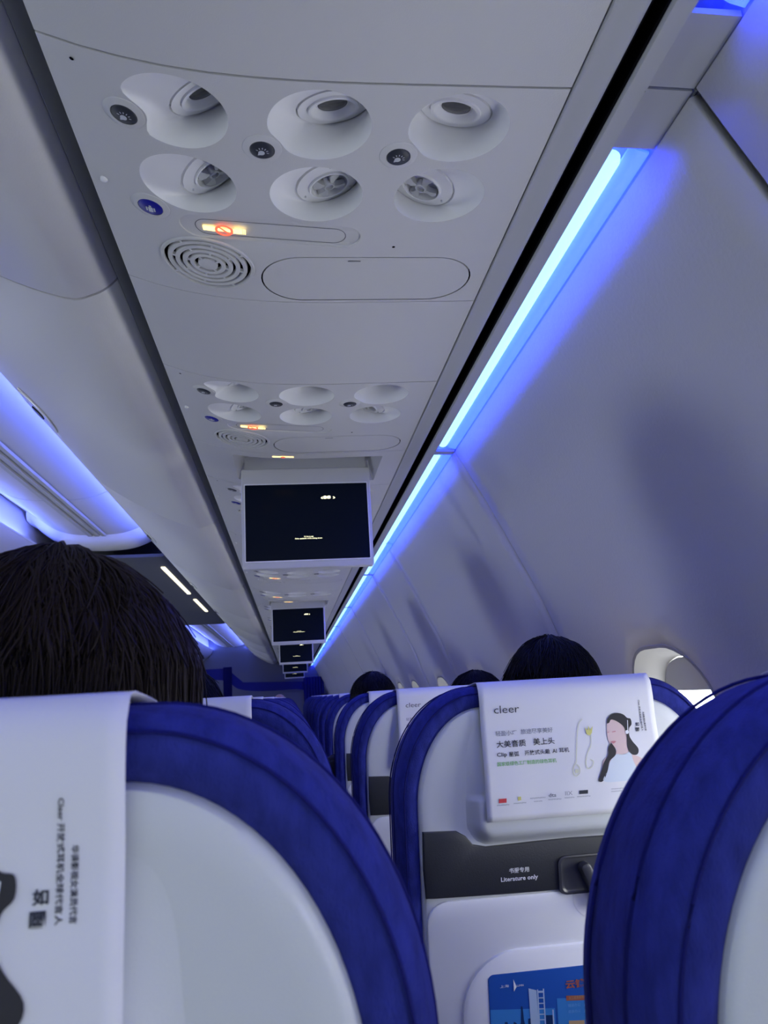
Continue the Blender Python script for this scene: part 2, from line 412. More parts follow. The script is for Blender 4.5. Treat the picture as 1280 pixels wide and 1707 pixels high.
for k, s in ((16, 1), (17, -1)):
    pr = BIN if s > 0 else [mirror(p) for p in BIN]
    bm = bmesh.new(); slab(bm, offset_poly(pr[2:-8], -.016*s), Y0, Y1-.1, -.004*s); tag(from_bm('trim_%d' % k, bm, M['darktrim']), 'dark lining behind the joints of the %s bins' % ('right' if s > 0 else 'left'), 'lining', kind='structure')
bm = bmesh.new(); slab(bm, offset_poly(BIN[:14], .003), Y0, Y1-.1, .001)  # strip added along the groove, the groove's shade put into its grey
tag(from_bm('trim_18', bm, M['trim'], None, 60), 'grey strip added to deepen the shade in the groove beside the overhead service units', 'shade strip', kind='structure')
# upper back of bins
for k, s in ((6, 1), (7, -1)):
    pr = [(-.785, .972), (-.75, .966), (-.712, .985), (-.70, 1.20)]; pr = pr if s > 0 else [mirror(p) for p in pr]
    bm = bmesh.new(); slab(bm, pr, Y0, Y1, .008*s); tag(from_bm('trim_%d' % k, bm, M['ceil']), 'ledge above the %s overhead bins' % ('right' if s > 0 else 'left'), 'ledge', kind='structure')
# ------------------------------------------------------------------ ceiling
half = [(0, 1.028), (.12, 1.034), (.20, 1.052), (.27, 1.085), (.33, 1.13), (.38, 1.175), (.42, 1.19)]
half = smooth_line(half, 5)
VAULT = [(CX-x, z) for x, z in half[::-1]]+[(CX+x, z) for x, z in half[1:]]
def ceiling(a, b, prof, name, label):
    bm = bmesh.new(); slab(bm, prof, a, b, .015); return tag(from_bm(name, bm, M['ceil']), label, 'ceiling', 'ceiling panels', 'structure')
for a, b, lb in ((Y0, 3.9, 'nearest blue lit vaulted ceiling panel'), (3.908, 4.75, 'blue lit vaulted ceiling panel before the white rounded header'), (9.6, 12.2, 'far vaulted ceiling panel glowing blue'), (12.21, Y1, 'farthest vaulted ceiling panel by the curtains')):
    ceiling(a, b, VAULT, 'ceiling', lb)
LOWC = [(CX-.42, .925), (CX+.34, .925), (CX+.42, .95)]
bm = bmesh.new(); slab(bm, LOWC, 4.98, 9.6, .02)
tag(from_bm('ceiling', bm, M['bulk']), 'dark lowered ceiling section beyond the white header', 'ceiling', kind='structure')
for yy, nm in ((4.75, 'near'), (9.4, 'far')):       # rounded header that closes the vault
    bm = bmesh.new(); low = offset_poly(VAULT, -.055)
    loft(bm, [[(x, y, z+E) for x, z in pr] for y, pr in ((yy, VAULT), (yy+.02, offset_poly(VAULT, -.02)), (yy+.06, offset_poly(VAULT, -.045)), (yy+.13, low), (yy+.23, low))], close=False)
    o = from_bm('trim_%d' % (8 if nm == 'near' else 9), bm, M['white']); tag(o, 'white rounded header closing the %s blue ceiling' % nm, 'header', kind='structure')
for k, (a, b) in enumerate(((Y0, 4.75), (9.6, Y1))):  # centre rail, three ridges
    bm = bmesh.new()
    pr = []
    for j in range(3):
        c = CX-.04+.04*j; pr += [(c-.016, 1.029), (c-.010, 1.020), (c+.010, 1.020), (c+.016, 1.029)]
    slab(bm, pr, a, b, .006); tag(from_bm('trim_%d' % (10+k), bm, M['trim']), 'ridged rail along the middle of the %s ceiling' % ('near', 'far')[k], 'rail', kind='structure')
for k, (a, b, s) in enumerate(((Y0, 4.74, 1), (Y0, 4.74, -1), (9.62, Y1, 1), (9.62, Y1, -1))):
    pr = [(-.765, .985), (-.752, .982), (-.745, .990)]; pr = pr if s > 0 else [mirror(p) for p in pr]
    bm = bmesh.new(); loft(bm, [[(x+dx, y, z+E+dz) for (x, z) in pr for dx, dz in ((0, 0),)] + [(pr[2][0], y, pr[2][1]+E+.012), (pr[0][0], y, pr[0][1]+E+.012)] for y in (a, b)], True, True)
    o = from_bm('cove_light', bm, M['cove']); tag(o, 'blue cove light behind the %s bins, %s part of the cabin' % ('right' if s > 0 else 'left', 'near' if a < 0 else 'far'), 'light', 'blue cove lights')
for k, (a, b) in enumerate(((5.36, 6.75), (7.15, 8.15))):
    bm = bmesh.new(); box(bm, -.87, -.842, a, b, E+.916, E+.926); o = from_bm('ceiling_light', bm, M['warm'])
    tag(o, '%s warm white strip light in the dark ceiling' % ('longer nearer', 'shorter farther')[k], 'light')

# ================================================================== OVERHEAD SERVICE UNITS
PITCH = .757; PX0, PX1 = -.226, .302
ZP = [(-.30, .668), (-.226, .634), (-.174, .612), (-.09, .5965), (-.005, .5895), (.083, .588), (.205, .590), (.302, .5935), (.36, .596)]
zx = [p[0] for p in ZP]; zz = [p[1] for p in ZP]
_fx = np.linspace(-.226, .302, 120); _pz = np.poly1d(np.polyfit(zx, zz, 5))
def zp(x): return float(_pz(x))
UL, UB = .437, .320                          # unit length, blank length
bite_pts = []
def pocket_loop(c, r, ry, bite, n=48):
    out = []
    for i in range(n):
        a = 2*math.pi*i/n; d = Vector((math.cos(a), math.sin(a)))
        R = 1/math.sqrt((d.x/r)**2+(d.y/ry)**2)
        if bite:
            q = Vector(bite[:2])-Vector(c); br = bite[2]
            pr = q.dot(d); h2 = q.length_squared-pr*pr
            if pr > 0 and h2 < br*br: R = min(R, max(.02, pr-math.sqrt(br*br-h2)))
        out.append((c[0]+d.x*R, c[1]+d.y*R))
    if bite:   # soften the bite's corners
        for _ in range(2): out = [((out[i-1][0]+2*out[i][0]+out[(i+1) % n][0])/4, (out[i-1][1]+2*out[i][1]+out[(i+1) % n][1])/4) for i in range(n)]
    return out
def make_psu():
    root = empty('passenger_service_unit', (0, 0, E+.6))
    dz = .6
    def P3(x, y, up=0.): return (x, y, zp(x)-dz+up)
    LX = [-.105, .046, .197]; LY = .700-.640; NY = .816-.640
    holes = []; pk = []
    for k, x in enumerate(LX):
        b = ((-.159, .716-.64, .0245), (-.016, .738-.64, .024), (.136, .742-.64, .024))[k]
        lp = pocket_loop((x, LY), .056, .052, b); holes.append(lp); pk.append(lp)
    npk = []
    for k, x in enumerate(LX):
        lp = pocket_loop((x, NY), .056, .052, None); holes.append(lp); npk.append(lp)
    sg = stadium(-.010, .900-.64, .117, .024); sg = [(u, v+.02*(u+.01)) for u, v in sg]; holes.append(sg)
    spk = circle(-.100, .987-.64, .0605, 48); holes.append(spk)
    hatch = stadium(.126, 1.010-.64, .1535, .0595, 20); holes.append(hatch)
    V, Fc = holed(PX0, PX1, 0, UL-.002, holes, .022)
    bm = bmesh.new(); vs = [bm.verts.new(P3(x, y)) for x, y in V]
    for f in Fc: bm.faces.new([vs[i] for i in f])
    # turned-up edges
    for pts in ([(PX0+(PX1-PX0)*i/24, 0) for i in range(25)], [(PX1, UL-.002), (PX1, 0)], [(PX1-(PX1-PX0)*i/24, UL-.002) for i in range(25)], [(PX0, 0), (PX0, UL-.002)]):
        loft(bm, [[P3(x, y, 0) for x, y in pts], [P3(x, y, .03) for x, y in pts]], close=False)
    bmesh.ops.remove_doubles(bm, verts=bm.verts, dist=1e-5)
    from_bm('panel', bm, M['psu'], root, 40)
    def disc_ring(c, up, r, tx, ty, n=48, off=0., ph=0.):
        out = []
        for i in range(n):
            a = 2*math.pi*i/n; u, v = r*math.cos(a), r*math.sin(a)
            p = Vector((u, v, off)); p = Matrix.Rotation(ty, 3, 'Y') @ Matrix.Rotation(tx, 3, 'X') @ p
            out.append((c[0]+p.x, c[1]+p.y, c[2]+p.z))
        return out
    def pocket(name, lp, c, r, tx, ty):
        bm = bmesh.new(); top = [P3(x, y) for x, y in lp]; d = disc_ring(c, 0, r, tx, ty)
        rs = [top]
        for t in (.06, .15, .3, .45, .6, .75, .88, 1):
            h = math.sin(t*math.pi/2)**.9; g = t**1.5*.6+t*.4
            rs.append([tuple(a[j]+(b[j]-a[j])*(g if j < 2 else h) for j in range(3)) for a, b in zip(top, d)])
        rs.append(disc_ring(c, 0, r*.97, tx, ty, off=.003)); rs.append(disc_ring(c, 0, r*.94, tx, ty, off=.003)); rs.append(disc_ring(c, 0, r*.92, tx, ty, off=-.001))
        loft(bm, rs); return from_bm(name, bm, M['white'], root, 50)
    R = math.radians
    for k, x in enumerate(LX):
        c = (x+(.030, .016, .002)[k], LY+.012, zp(x)-dz+.036); tx, ty = R(17), R((-25, -8, 10)[k])
        o = pocket('reading_light', pk[k], c, .041, tx, ty)
        bm = bmesh.new(); rr = [(.039, -.001), (.0285, -.0012), (.028, -.0034), (.0255, -.004), (.023, -.003), (.0185, .003), (.0165, .003)]
        loft(bm, [disc_ring(c, 0, r, tx, ty, off=f) for r, f in rr]); from_bm('bezel', bm, M['white'], o, 40)
        bm = bmesh.new(); loft(bm, [disc_ring(c, 0, .0175, tx, ty, off=.0038), disc_ring(c, 0, .012, tx, ty, off=.002), disc_ring(c, 0, .005, tx, ty, off=.0015)], False, True)
        from_bm('lens', bm, M['lens'], o, 60)
    for k, x in enumerate(LX):
        c = (x+(.026, .016, -.016)[k], NY+.020, zp(x)-dz+(.036, .034, .032)[k]); tx, ty = R(4), R((-28, -15, 20)[k])
        o = pocket('air_nozzle', npk[k], c, .043, tx, ty)
        bm = bmesh.new(); rr = [(.040, -.001), (.026, -.003), (.0255, -.006), (.0235, -.006), (.023, .004), (.001, .004)]
        loft(bm, [disc_ring(c, 0, r, tx, ty, off=f) for r, f in rr], False, True); from_bm('nozzle_ring', bm, M['white'], o, 40)
        bm = bmesh.new()
        rotm = Matrix.Rotation(ty, 3, 'Y') @ Matrix.Rotation(tx, 3, 'X')
        for q in range(4):
            a = q*math.pi/2+.35
            def vn(u, v, f):
                p = rotm @ Vector((u*math.cos(a)-v*math.sin(a), u*math.sin(a)+v*math.cos(a), f)); return (c[0]+p.x, c[1]+p.y, c[2]+p.z)
            o1 = [(.006, -.001, -.002), (.012, -.004, -.004), (.020, -.007, -.003), (.0225, -.001, -.002), (.0205, .006, -.001), (.012, .003, -.003), (.006, .0015, -.003)]
            loft(bm, [[vn(u, v, f+.004) for u, v, f in o1], [vn(u*.98, v, f-.003) for u, v, f in o1]], True, True)
        loft(bm, [disc_ring(c, 0, r, tx, ty, 20, off=f) for r, f in ((.0075, .003), (.0075, -.006), (.0065, -.0075), (.005, -.0075), (.0045, -.004), (.001, -.004))], False, True)
        for q in range(3):
            a = q*2.1+.5; p = rotm @ Vector((.034*math.cos(a), .034*math.sin(a), -.0028))
            loft(bm, [circ3((c[0]+p.x, c[1]+p.y, c[2]+p.z+f), .0012, 8) for f in (.001, -.001)], True, True)
        from_bm('vane', bm, M['chrome'], o, 40)
    def button(name, x, y, r, m, bezel):
        bm = bmesh.new()
        loft(bm, [[P3(u, v, -f) for u, v in circle(x, y, rr, 32)] for rr, f in ((bezel, -.001), (bezel*.97, .0008), (r*1.15, .0022), (r*1.03, .0024), (r*1.02, .0))]); o = from_bm(name, bm, M['psu'], root, 50)
        bm = bmesh.new(); loft(bm, [[P3(u, v, -f) for u, v in circle(x, y, rr, 32)] for rr, f in ((r, 0), (r, .0022), (r*.93, .0032), (r*.3, .0035))], False, True); from_bm('push_face', bm, m, o, 50)
        return o
    for k, (bx, by) in enumerate(((-.159, .716-.64), (-.016, .738-.64), (.136, .742-.64))):
        o = button('light_button', bx, by, .0135, M['btn'], .022)
        bm = bmesh.new(); f = -.0042
        flat_poly(bm, circle(bx-.0008, by+.0022, .0036, 16), lambda u, v: P3(u, v, f)); flat_poly(bm, [(bx-.0045, by+.0035), (bx-.0025, by+.0010), (bx-.0015, by+.0055), (bx-.005, by+.0065)], lambda u, v: P3(u, v, f))
        for a in (-150, -115, -85, -55, -25, 5):
            a = math.radians(a); d = Vector((math.cos(a), math.sin(a))); t = Vector((-d.y, d.x))*.00045; q = Vector((bx-.0002, by+.0016))
            flat_poly(bm, [tuple(q+d*.005+t), tuple(q+d*.0075+t), tuple(q+d*.0075-t), tuple(q+d*.005-t)], lambda u, v: P3(u, v, f))
        from_bm('bulb_icon', bm, M['icon'], o, None)
    o = button('call_button', -.159, .874-.64, .0150, M['btnblue'], .024)
    bm = bmesh.new(); bx, by = -.159, .874-.64; f = -.0042
    mp = lambda u, v: P3(u, v, f)
    flat_poly(bm, circle(bx, by-.0045, .0017, 14), mp); flat_poly(bm, rrect(bx, by+.0022, .0028, .0048, .001, 3), mp); flat_poly(bm, rrect(bx-.0046, by+.0015, .0010, .0038, .0008, 3), mp); flat_poly(bm, rrect(bx+.0046, by+.0015, .0010, .0038, .0008, 3), mp)
    from_bm('attendant_icon', bm, M['icon'], o, None)
    # sign recess
    bm = bmesh.new(); sg2 = [(u, v+.02*(u+.01)) for u, v in stadium(-.010, .904-.64, .098, .0165)]
    loft(bm, [[P3(u, v) for u, v in sg], [P3(u*.97+w[0]*.03, v*.97+w[1]*.03, .0022) for (u, v), w in zip(sg, sg2)], [P3(u*.4+w[0]*.6, v*.4+w[1]*.6, .0042) for (u, v), w in zip(sg, sg2)], [P3(u, v, .0042) for u, v in sg2]])
    o = from_bm('sign_housing', bm, M['psu'], root, 50)
    sg3 = sg2
    bm = bmesh.new(); flat_poly(bm, sg3, lambda u, v: P3(u, v, .0042)); from_bm('sign_panel', bm, M['psu'], o, None)
    sgi = [(u, v+.02*(u+.01)) for u, v in stadium(-.010, .904-.64, .0969, .0154)]
    bm = bmesh.new(); loft(bm, [[P3(u, v, .0039) for u, v in q] for q in (sg2, sgi)]); from_bm('panel_gap', bm, M['darktrim'], o, None)
    sx, sy = -.071, .9035-.64
    bm = bmesh.new(); mp = lambda u, v: P3(u, v, .0026)
    flat_poly(bm, [(sx-.027, sy-.0050), (sx-.0115, sy-.0050), (sx-.0115, sy+.0050), (sx-.027, sy+.0050)], mp)
    flat_poly(bm, [(sx+.0115, sy-.0048), (sx+.0235, sy-.0048), (sx+.0235, sy+.0052), (sx+.0115, sy+.0052)], mp)
    for j in range(2): flat_poly(bm, [(sx+.0245+.002*j, sy-.0045), (sx+.0257+.002*j, sy-.0045), (sx+.0257+.002*j, sy+.0052), (sx+.0245+.002*j, sy+.0052)], mp)
    for j in range(3): flat_poly(bm, [(sx+.014+.005*j, sy-.0080+.001*j), (sx+.018+.005*j, sy-.0075+.001*j), (sx+.018+.005*j, sy-.0062+.001*j), (sx+.014+.005*j, sy-.0067+.001*j)], mp)
    for s in (-1, 1): flat_poly(bm, [(sx+a*1, sy+b) for a, b in ((-.004+s*.0042, -.003), (.004+s*.0042, -.003), (.004+s*.0042, .003), (-.004+s*.0042, .003))], mp)
    from_bm('cigarette_sign', bm, M['amber'], o, None)
    bm = bmesh.new(); n = 36; mp = lambda u, v: P3(u, v, .0021)
    a_, b_ = circle(sx, sy, .0118, n), circle(sx, sy, .0084, n)
    va = [bm.verts.new(mp(*p)) for p in a_]; vb = [bm.verts.new(mp(*p)) for p in b_]
    for i in range(n): bm.faces.new((va[i], va[(i+1) % n], vb[(i+1) % n], vb[i]))
    flat_poly(bm, [(sx-.0072, sy-.0052), (sx-.0052, sy-.0072), (sx+.0072, sy+.0052), (sx+.0052, sy+.0072)], mp)
    from_bm('prohibition_ring', bm, M['red'], o, None)
    # speaker grille
    cx, cy = -.100, .987-.64
    bm = bmesh.new(); loft(bm, [[P3(u, v, f) for u, v in circle(cx, cy, r, 48)] for r, f in ((.0645, .0005), (.0635, -.0022), (.0600, -.0022), (.0590, .004))])
    for r in (.0515, .0415, .0315, .0215): loft(bm, [[P3(u, v, f) for u, v in circle(cx, cy, r+d, 40)] for d, f in ((.003, .005), (.003, -.0008), (.0022, -.0014), (-.0022, -.0014), (-.003, -.0008), (-.003, .005))])
    loft(bm, [[P3(u, v, f) for u, v in circle(cx, cy, r, 30)] for r, f in ((.0135, .005), (.0135, -.0008), (.0125, -.0014), (.002, -.0014))], False, True)
    for q in range(8):
        a = q*math.pi/4+.2; d = Vector((math.cos(a), math.sin(a))); t = Vector((-d.y, d.x))*.0016
        for r0, r1 in (((.0135, .0185), (.0345, .0385), (.0545, .0595)) if q % 2 else ((.0245, .0285), (.0445, .0485))):
            ps = [Vector((cx, cy))+d*r0+t, Vector((cx, cy))+d*r1+t, Vector((cx, cy))+d*r1-t, Vector((cx, cy))+d*r0-t]
            loft(bm, [[P3(p.x, p.y, .004) for p in ps], [P3(p.x, p.y, -.0010) for p in ps]], True, True)
    o = from_bm('speaker_grille', bm, M['psu'], root, 40)
    bm = bmesh.new(); loft(bm, [[P3(u, v, f) for u, v in circle(cx, cy, r, 40)] for r, f in ((.0605, .003), (.0605, .012), (.01, .012))], False, True); from_bm('speaker_cone', bm, M['black'], o, 40)
    # oxygen mask door
    bm = bmesh.new(); hi = stadium(.126, 1.010-.64, .1512, .0572, 20)
    ov, of = holed(-.03, .282, .94-.64, 1.08-.64, [], .02)
    vv, ff = [], []
    pts = [Vector(p) for p in hi]; grid = [Vector(p) for p in ov if inside(p, hi)]
    a_, e_, f_, *_ = delaunay_2d_cdt(pts+grid, [(i, (i+1) % len(pts)) for i in range(len(pts))], [], 1, 1e-7)
    vs = [bm.verts.new(P3(*p)) for p in a_]
    for f in f_: bm.faces.new([vs[i] for i in f])
    loft(bm, [[P3(u, v, 0) for u, v in hi], [P3(u, v, .008) for u, v in hi]])
    od = from_bm('oxygen_door', bm, M['psu'], root, 40)
    bm = bmesh.new(); loft(bm, [[P3(u, v, .0075) for u, v in pts2] for pts2 in (stadium(.126, 1.010-.64, .158, .064, 20), stadium(.126, 1.010-.64, .148, .054, 20))]); from_bm('door_gap', bm, M['black'], root, None)
    bm = bmesh.new(); flat_poly(bm, [(.094, .958-.64), (.112, .958-.64), (.112, .9605-.64), (.094, .9605-.64)], lambda u, v: P3(u, v, -.0006)); from_bm('door_notch', bm, M['darktrim'], od, None)
    for px_, py_ in ((-.197, -.012+.03), (.154, .924-.64)):
        bm = bmesh.new(); flat_poly(bm, circle(px_, py_, .0022, 12), lambda u, v: P3(u, v, -.0006)); from_bm('screw_hole', bm, M['black'], root, None)
    bm = bmesh.new(); c = P3(-.209, .205); loft(bm, [circ3((c[0], c[1], c[2]-f), r, 14) for r, f in ((.0045, -.001), (.0045, .002), (.002, .004))], False, True); from_bm('stud', bm, M['white'], root, 60)
    return root
def circ3(c, r, n): return [(c[0]+r*math.cos(2*math.pi*i/n), c[1]+r*math.sin(2*math.pi*i/n), c[2]) for i in range(n)]
psu = make_psu()
NPSU = 18
for k in range(NPSU):
    o = psu if k == 0 else copy_tree(psu)
    o.location = (0, .640+PITCH*k, E+.6)
    where = {0: 'largest and nearest the camera', 1: 'just before the first drop-down screen'}.get(k, '%s ahead of the camera' % ORD[k])
    tag(o, 'grey overhead service unit with lights, nozzles and lit sign, %s' % where, 'service unit', 'overhead service units')
def blank(a, b, idx, screen=False):
    root = empty('ceiling_filler_panel', (0, a, E+.6))
    l = b-a-.002; hx0, hx1, hy0, hy1 = -.132, .248, .040, .268
    holes = [rrect((hx0+hx1)/2, (hy0+hy1)/2, (hx1-hx0)/2, (hy1-hy0)/2, .006, 3)] if screen else []
    V, Fc = holed(PX0, PX1, 0, l, holes, .04)
    bm = bmesh.new(); vs = [bm.verts.new((x, y, zp(x)-.6)) for x, y in V]
    for f in Fc: bm.faces.new([vs[i] for i in f])
    for pts in ([(PX0+(PX1-PX0)*i/13, 0) for i in range(14)], [(PX1, l), (PX1, 0)], [(PX1-(PX1-PX0)*i/13, l) for i in range(14)], [(PX0, 0), (PX0, l)]):
        loft(bm, [[(x, y, zp(x)-.6+u) for x, y in pts] for u in (0, .03)], close=False)
    bmesh.ops.remove_doubles(bm, verts=bm.verts, dist=1e-5)
    from_bm('panel', bm, M['psu'], root, 40)
    if screen:
        h = holes[0]; cx, cy = (hx0+hx1)/2, (hy0+hy1)/2
        bm = bmesh.new(); loft(bm, [[(x, y, zp(x)-.6) for x, y in h], [(cx+(x-cx)*.94, cy+(y-cy)*.90+.012, zp(x)-.6+.04) for x, y in h], [(cx+(x-cx)*.93, cy+(y-cy)*.9+.012, .05) for x, y in h]], False, True); from_bm('screen_recess', bm, M['psu'], root, 30)
        bm = bmesh.new(); sx, sy = -.006, .024; flat_poly(bm, rrect(sx, sy, .0265, .0045, .001, 2), lambda u, v: (u, v, zp(u)-.6-.0008)); o = from_bm('lit_sign', bm, M['amber'], root, None)
        bm = bmesh.new(); flat_poly(bm, circle(sx, sy, .006, 20), lambda u, v: (u, v, zp(u)-.6-.0014)); from_bm('sign_ring', bm, M['red'], o, None)
    tag(root, ('grey ceiling panel with screen recess and lit amber sign, %s from the camera' if screen else 'plain grey curved ceiling panel between service units, %s from the camera') % ORD[idx], 'ceiling panel', 'screen recess panels' if screen else 'blank ceiling panels')
    return root
SCR = (1, 5, 9, 13, 17)
SCRY = [1, 5, 9, 12, 15, 17]
ns = nb = 0
for k in range(-1, NPSU):
    a = .640+PITCH*k+UL
    b = a+UB-.001
    if k in SCR: blank(a, b, ns, True); ns += 1
    else: blank(a, b, nb); nb += 1
# ------------------------------------------------------------------ drop-down screens
def make_screen():
    root = empty('drop_down_screen', (0, 0, E+.6))
    W, xc = .345, .054; zt, zb = -.036, -.245      # screen glass edges below the origin
    def fr(u, v, f): return (xc+u, f, v)
    bm = bmesh.new(); oz_, ob = .010, -.266
    outer = rrect(0, (oz_+ob)/2, .175, (oz_-ob)/2, .006, 4)
    plate(bm, outer, fr, .022, .0, .004); from_bm('housing', bm, M['psu'], root, 30)
    bm = bmesh.new()
    rr = [(rrect(0, (zt+zb)/2, .1680, (zt-zb)/2+.003, .003, 3), -.0005), (rrect(0, (zt+zb)/2, .1680, (zt-zb)/2+.003, .003, 3), -.003), (rrect(0, (zt+zb)/2, .1650, (zt-zb)/2, .002, 3), -.003), (rrect(0, (zt+zb)/2, .1650, (zt-zb)/2, .002, 3), -.0005)]
    loft(bm, [[fr(u, v, f) for u, v in q] for q, f in rr]); from_bm('bezel', bm, M['white'], root, 30)
    bm = bmesh.new(); bm.faces.new([bm.verts.new(fr(u, v, -.0012)) for u, v in rrect(0, (zt+zb)/2, .1650, (zt-zb)/2, .002, 3)]); g = from_bm('screen', bm, M['screen'], root, None)
    mp = lambda u, v: fr((u-.5)*.330, zt-v*.209, -.0022)
    bm = bmesh.new(); add_text(bm, '‹88 ›', mp, .615, .735, .185, .042, .03); from_bm('caption', bm, M['stext'], g, None)
    bm = bmesh.new(); add_text(bm, '下方山地', mp, .465, .545, .70, .016, .01); add_text(bm, 'Only seatbelts while sitting down', mp, .395, .615, .725, .022, .01); from_bm('subtitle', bm, M['stext'], g, None)
    bm = bmesh.new(); box(bm, xc-.165, xc+.165, .004, .016, .008, .045); from_bm('hinge', bm, M['trim'], root, 30)
    return root
scr = make_screen()
scr_y = [2.03, 5.06, 8.09, 11.12, 14.15]
for i, y in enumerate(scr_y):
    o = scr if i == 0 else copy_tree(scr)
    o.location = (0, y, E+.6); o.rotation_euler = (0, 0, 0)
    tag(o, 'grey framed drop-down screen hanging from the ceiling, %s' % ('large, nearest the camera', 'second from the camera', 'third from the camera', 'fourth, half hidden by nearer screens', 'fifth and farthest, tiny')[i], 'screen', 'drop-down screens')

# ================================================================== SEATS
TILT = math.radians(8); HR, EXP, HW = .155, 2.5, .240
def out2d(ins, bottom=.62, n=22):
    """back outline: (x, d) from bottom right over the top to bottom left, moved in by ins"""
    hw = HW-ins; pts = [(hw, bottom), (hw, .5), (hw, .40), (hw, .30), (hw, .22)]
    right = []
    rx, ry = .112-ins*.6, .150-ins*.6
    for i in range(n+1):
        a = math.pi/2*i/n; right.append((hw-rx+rx*math.cos(a), ins+ry*(1-math.sin(a))))
    pts += right+[((hw-rx)*.5, ins-.0015), (0, ins-.002)]
    return pts+[(-x, d) for x, d in pts[-2::-1]]
TOP = 1.1515
def bk(x, d, f):
    """seat back coordinates (across, down from the top, forward) to the seat's own frame"""
    return (x, d*math.sin(TILT)+f, TOP-d*math.cos(TILT)-.09*max(f-.005, 0))
def make_seat():
    root = empty('airline_seat')
    bm = bmesh.new()
    rs = [(.046, .020), (.034, .006), (.0300, -.002), (.024, -.0068), (.014, -.0070), (.005, .000), (.0, .016), (-.001, .034), (.0, .060), (.004, .085), (.012, .102), (.03, .115), (.07, .122)]
    loft(bm, [[bk(x, d, f) for x, d in out2d(i)] for i, f in rs], True, True); cu = from_bm('backrest', bm, M['fabric'], root, 60)
    bm = bmesh.new()
    for ins, f in ((.011, -.0070), (-.0005, .020), (-.001, .064)):
        tube_path(bm, [bk(x, d, f) for x, d in out2d(ins)], .0010, 6)
    from_bm('seam', bm, M['piping'], cu, 60)
    bm = bmesh.new(); rs = [(.0290, .012), (.0295, -.003), (.032, -.0072), (.036, -.0088), (.046, -.0092)]
    R = loft(bm, [[bk(x, d, f) for x, d in out2d(i)] for i, f in rs], True, False)
    o2 = out2d(.046); half = len(o2)//2
    vin = R[-1]; n = len(o2); V2 = [Vector((x, d)) for x, d in o2]
    for i in range(half): bm.faces.new((vin[i], vin[n-1-i], vin[n-2-i], vin[i+1])) if i+1 < n-2-i else bm.faces.new((vin[i], vin[n-1-i], vin[i+1]))
    from_bm('back_shell', bm, M['shell'], root, 40)
    # raised centre pad
    bm = bmesh.new(); gx, gd = np.linspace(-.166, .166, 67), np.linspace(.034, .226, 50)
    def sst(t): t = min(1, max(0, t)); return t*t*(3-2*t)
    def pad_f(x, d):
        qx, qd = abs(x)-.142+.03, abs(d-.112)-.100+.03
        sd = math.hypot(max(qx, 0), max(qd, 0))+min(max(qx, qd), 0)-.03
        return -.0085-.0195*sst((.004-sd)/(.020 if d > .15 else .034))*sst((d-.04)/.12)
    gv = [[bm.verts.new(bk(x, d, pad_f(x, d))) for x in gx] for d in gd]
    for j in range(len(gd)-1):
        for i in range(len(gx)-1):
            if min(pad_f(gx[a], gd[b]) for a in (i, i+1) for b in (j, j+1)) < -.0088: bm.faces.new((gv[j][i], gv[j][i+1], gv[j+1][i+1], gv[j+1][i]))
    bmesh.ops.delete(bm, geom=[v for v in bm.verts if not v.link_faces], context='VERTS')
    from_bm('headrest_pad', bm, M['pad'], root, 180)
    # literature pocket
    top = [(.2065, .190), (.160, .192), (.147, .200), (.138, .2115), (.120, .2155), (0, .213)]
    top = top+[(-x, d) for x, d in top[-2::-1]]
    po = [(.2055, .2770), (.2075, .24)]+top+[(-.2075, .24), (-.2055, .2770)]+[(x, .2770+.004*math.cos(x*7)) for x in np.linspace(-.19, .19, 9)]
    bm = bmesh.new(); plate(bm, po, bk, -.004, -.0135, .003); pk = from_bm('literature_pocket', bm, M['pocket'], root, 30)
    bm = bmesh.new(); mp = lambda u, v: bk(u, v, -.0142)
    add_text(bm, '书报专用', mp, -.090, -.062, .2495, .0070, .02); add_text(bm, 'Literature only', mp, -.102, -.050, .2610, .0076, .02); from_bm('printed_notice', bm, M['wink'], pk, None)
    # tray table
    bm = bmesh.new(); plate(bm, rrect(0, .4435, .206, .1615, .03, 6), bk, -.004, -.0125, .004); tr = from_bm('tray_table', bm, M['tray'], root, 30)
    bm = bmesh.new(); plate(bm, rrect(.0, .470, .165, .120, .08, 8), bk, -.011, -.0185, .008); from_bm('tray_panel', bm, M['tray'], tr, 40)
    bm = bmesh.new(); rec = rrect(.022, .2615, .040, .0235, .010, 6)
    loft(bm, [[bk(x, d, f) for x, d in [(.022+(a-.022)*k, .2615+(b-.2615)*k) for a, b in rec]] for k, f in ((1.10, -.012), (1.08, -.0165), (1.0, -.0170), (.93, -.0150), (.88, -.0145))], False, True)
    la = from_bm('latch_recess', bm, M['latch'], root, 30)
    bm = bmesh.new(); ha = rrect(0, 0, .0075, .031, .006, 6); an = math.radians(-24)
    def hm(u, v, f): return bk(.024+u*math.cos(an)-v*math.sin(an), .274+u*math.sin(an)+v*math.cos(an), f)
    plate(bm, ha, hm, -.0145, -.031, .004); h = from_bm('latch_handle', bm, M['latch'], la, 40)
    bm = bmesh.new(); flat_poly(bm, circle(.024, .294, .026, 24), lambda u, v: bk(u, v, -.0130)); from_bm('latch_dimple', bm, M['white'], tr, None)
    # cushion, armrests, legs
    bm = bmesh.new(); Yb = .62*math.sin(TILT)+.10
    loft(bm, [[(x*k, y*1.0+Yb, z) for x, y in rrect(0, .24, .235, .25, .06, 6)] for k, z in ((.95, .36), (1, .38), (1, .44), (.97, .462), (.85, .468))], True, True); from_bm('seat_cushion', bm, M['fabric'], root, 50)
    bm = bmesh.new(); box(bm, -.245, .245, Yb-.02, Yb+.05, .30, .36); box(bm, -.245, .245, Yb+.35, Yb+.42, .30, .36); from_bm('seat_frame', bm, M['trim'], root, 30)
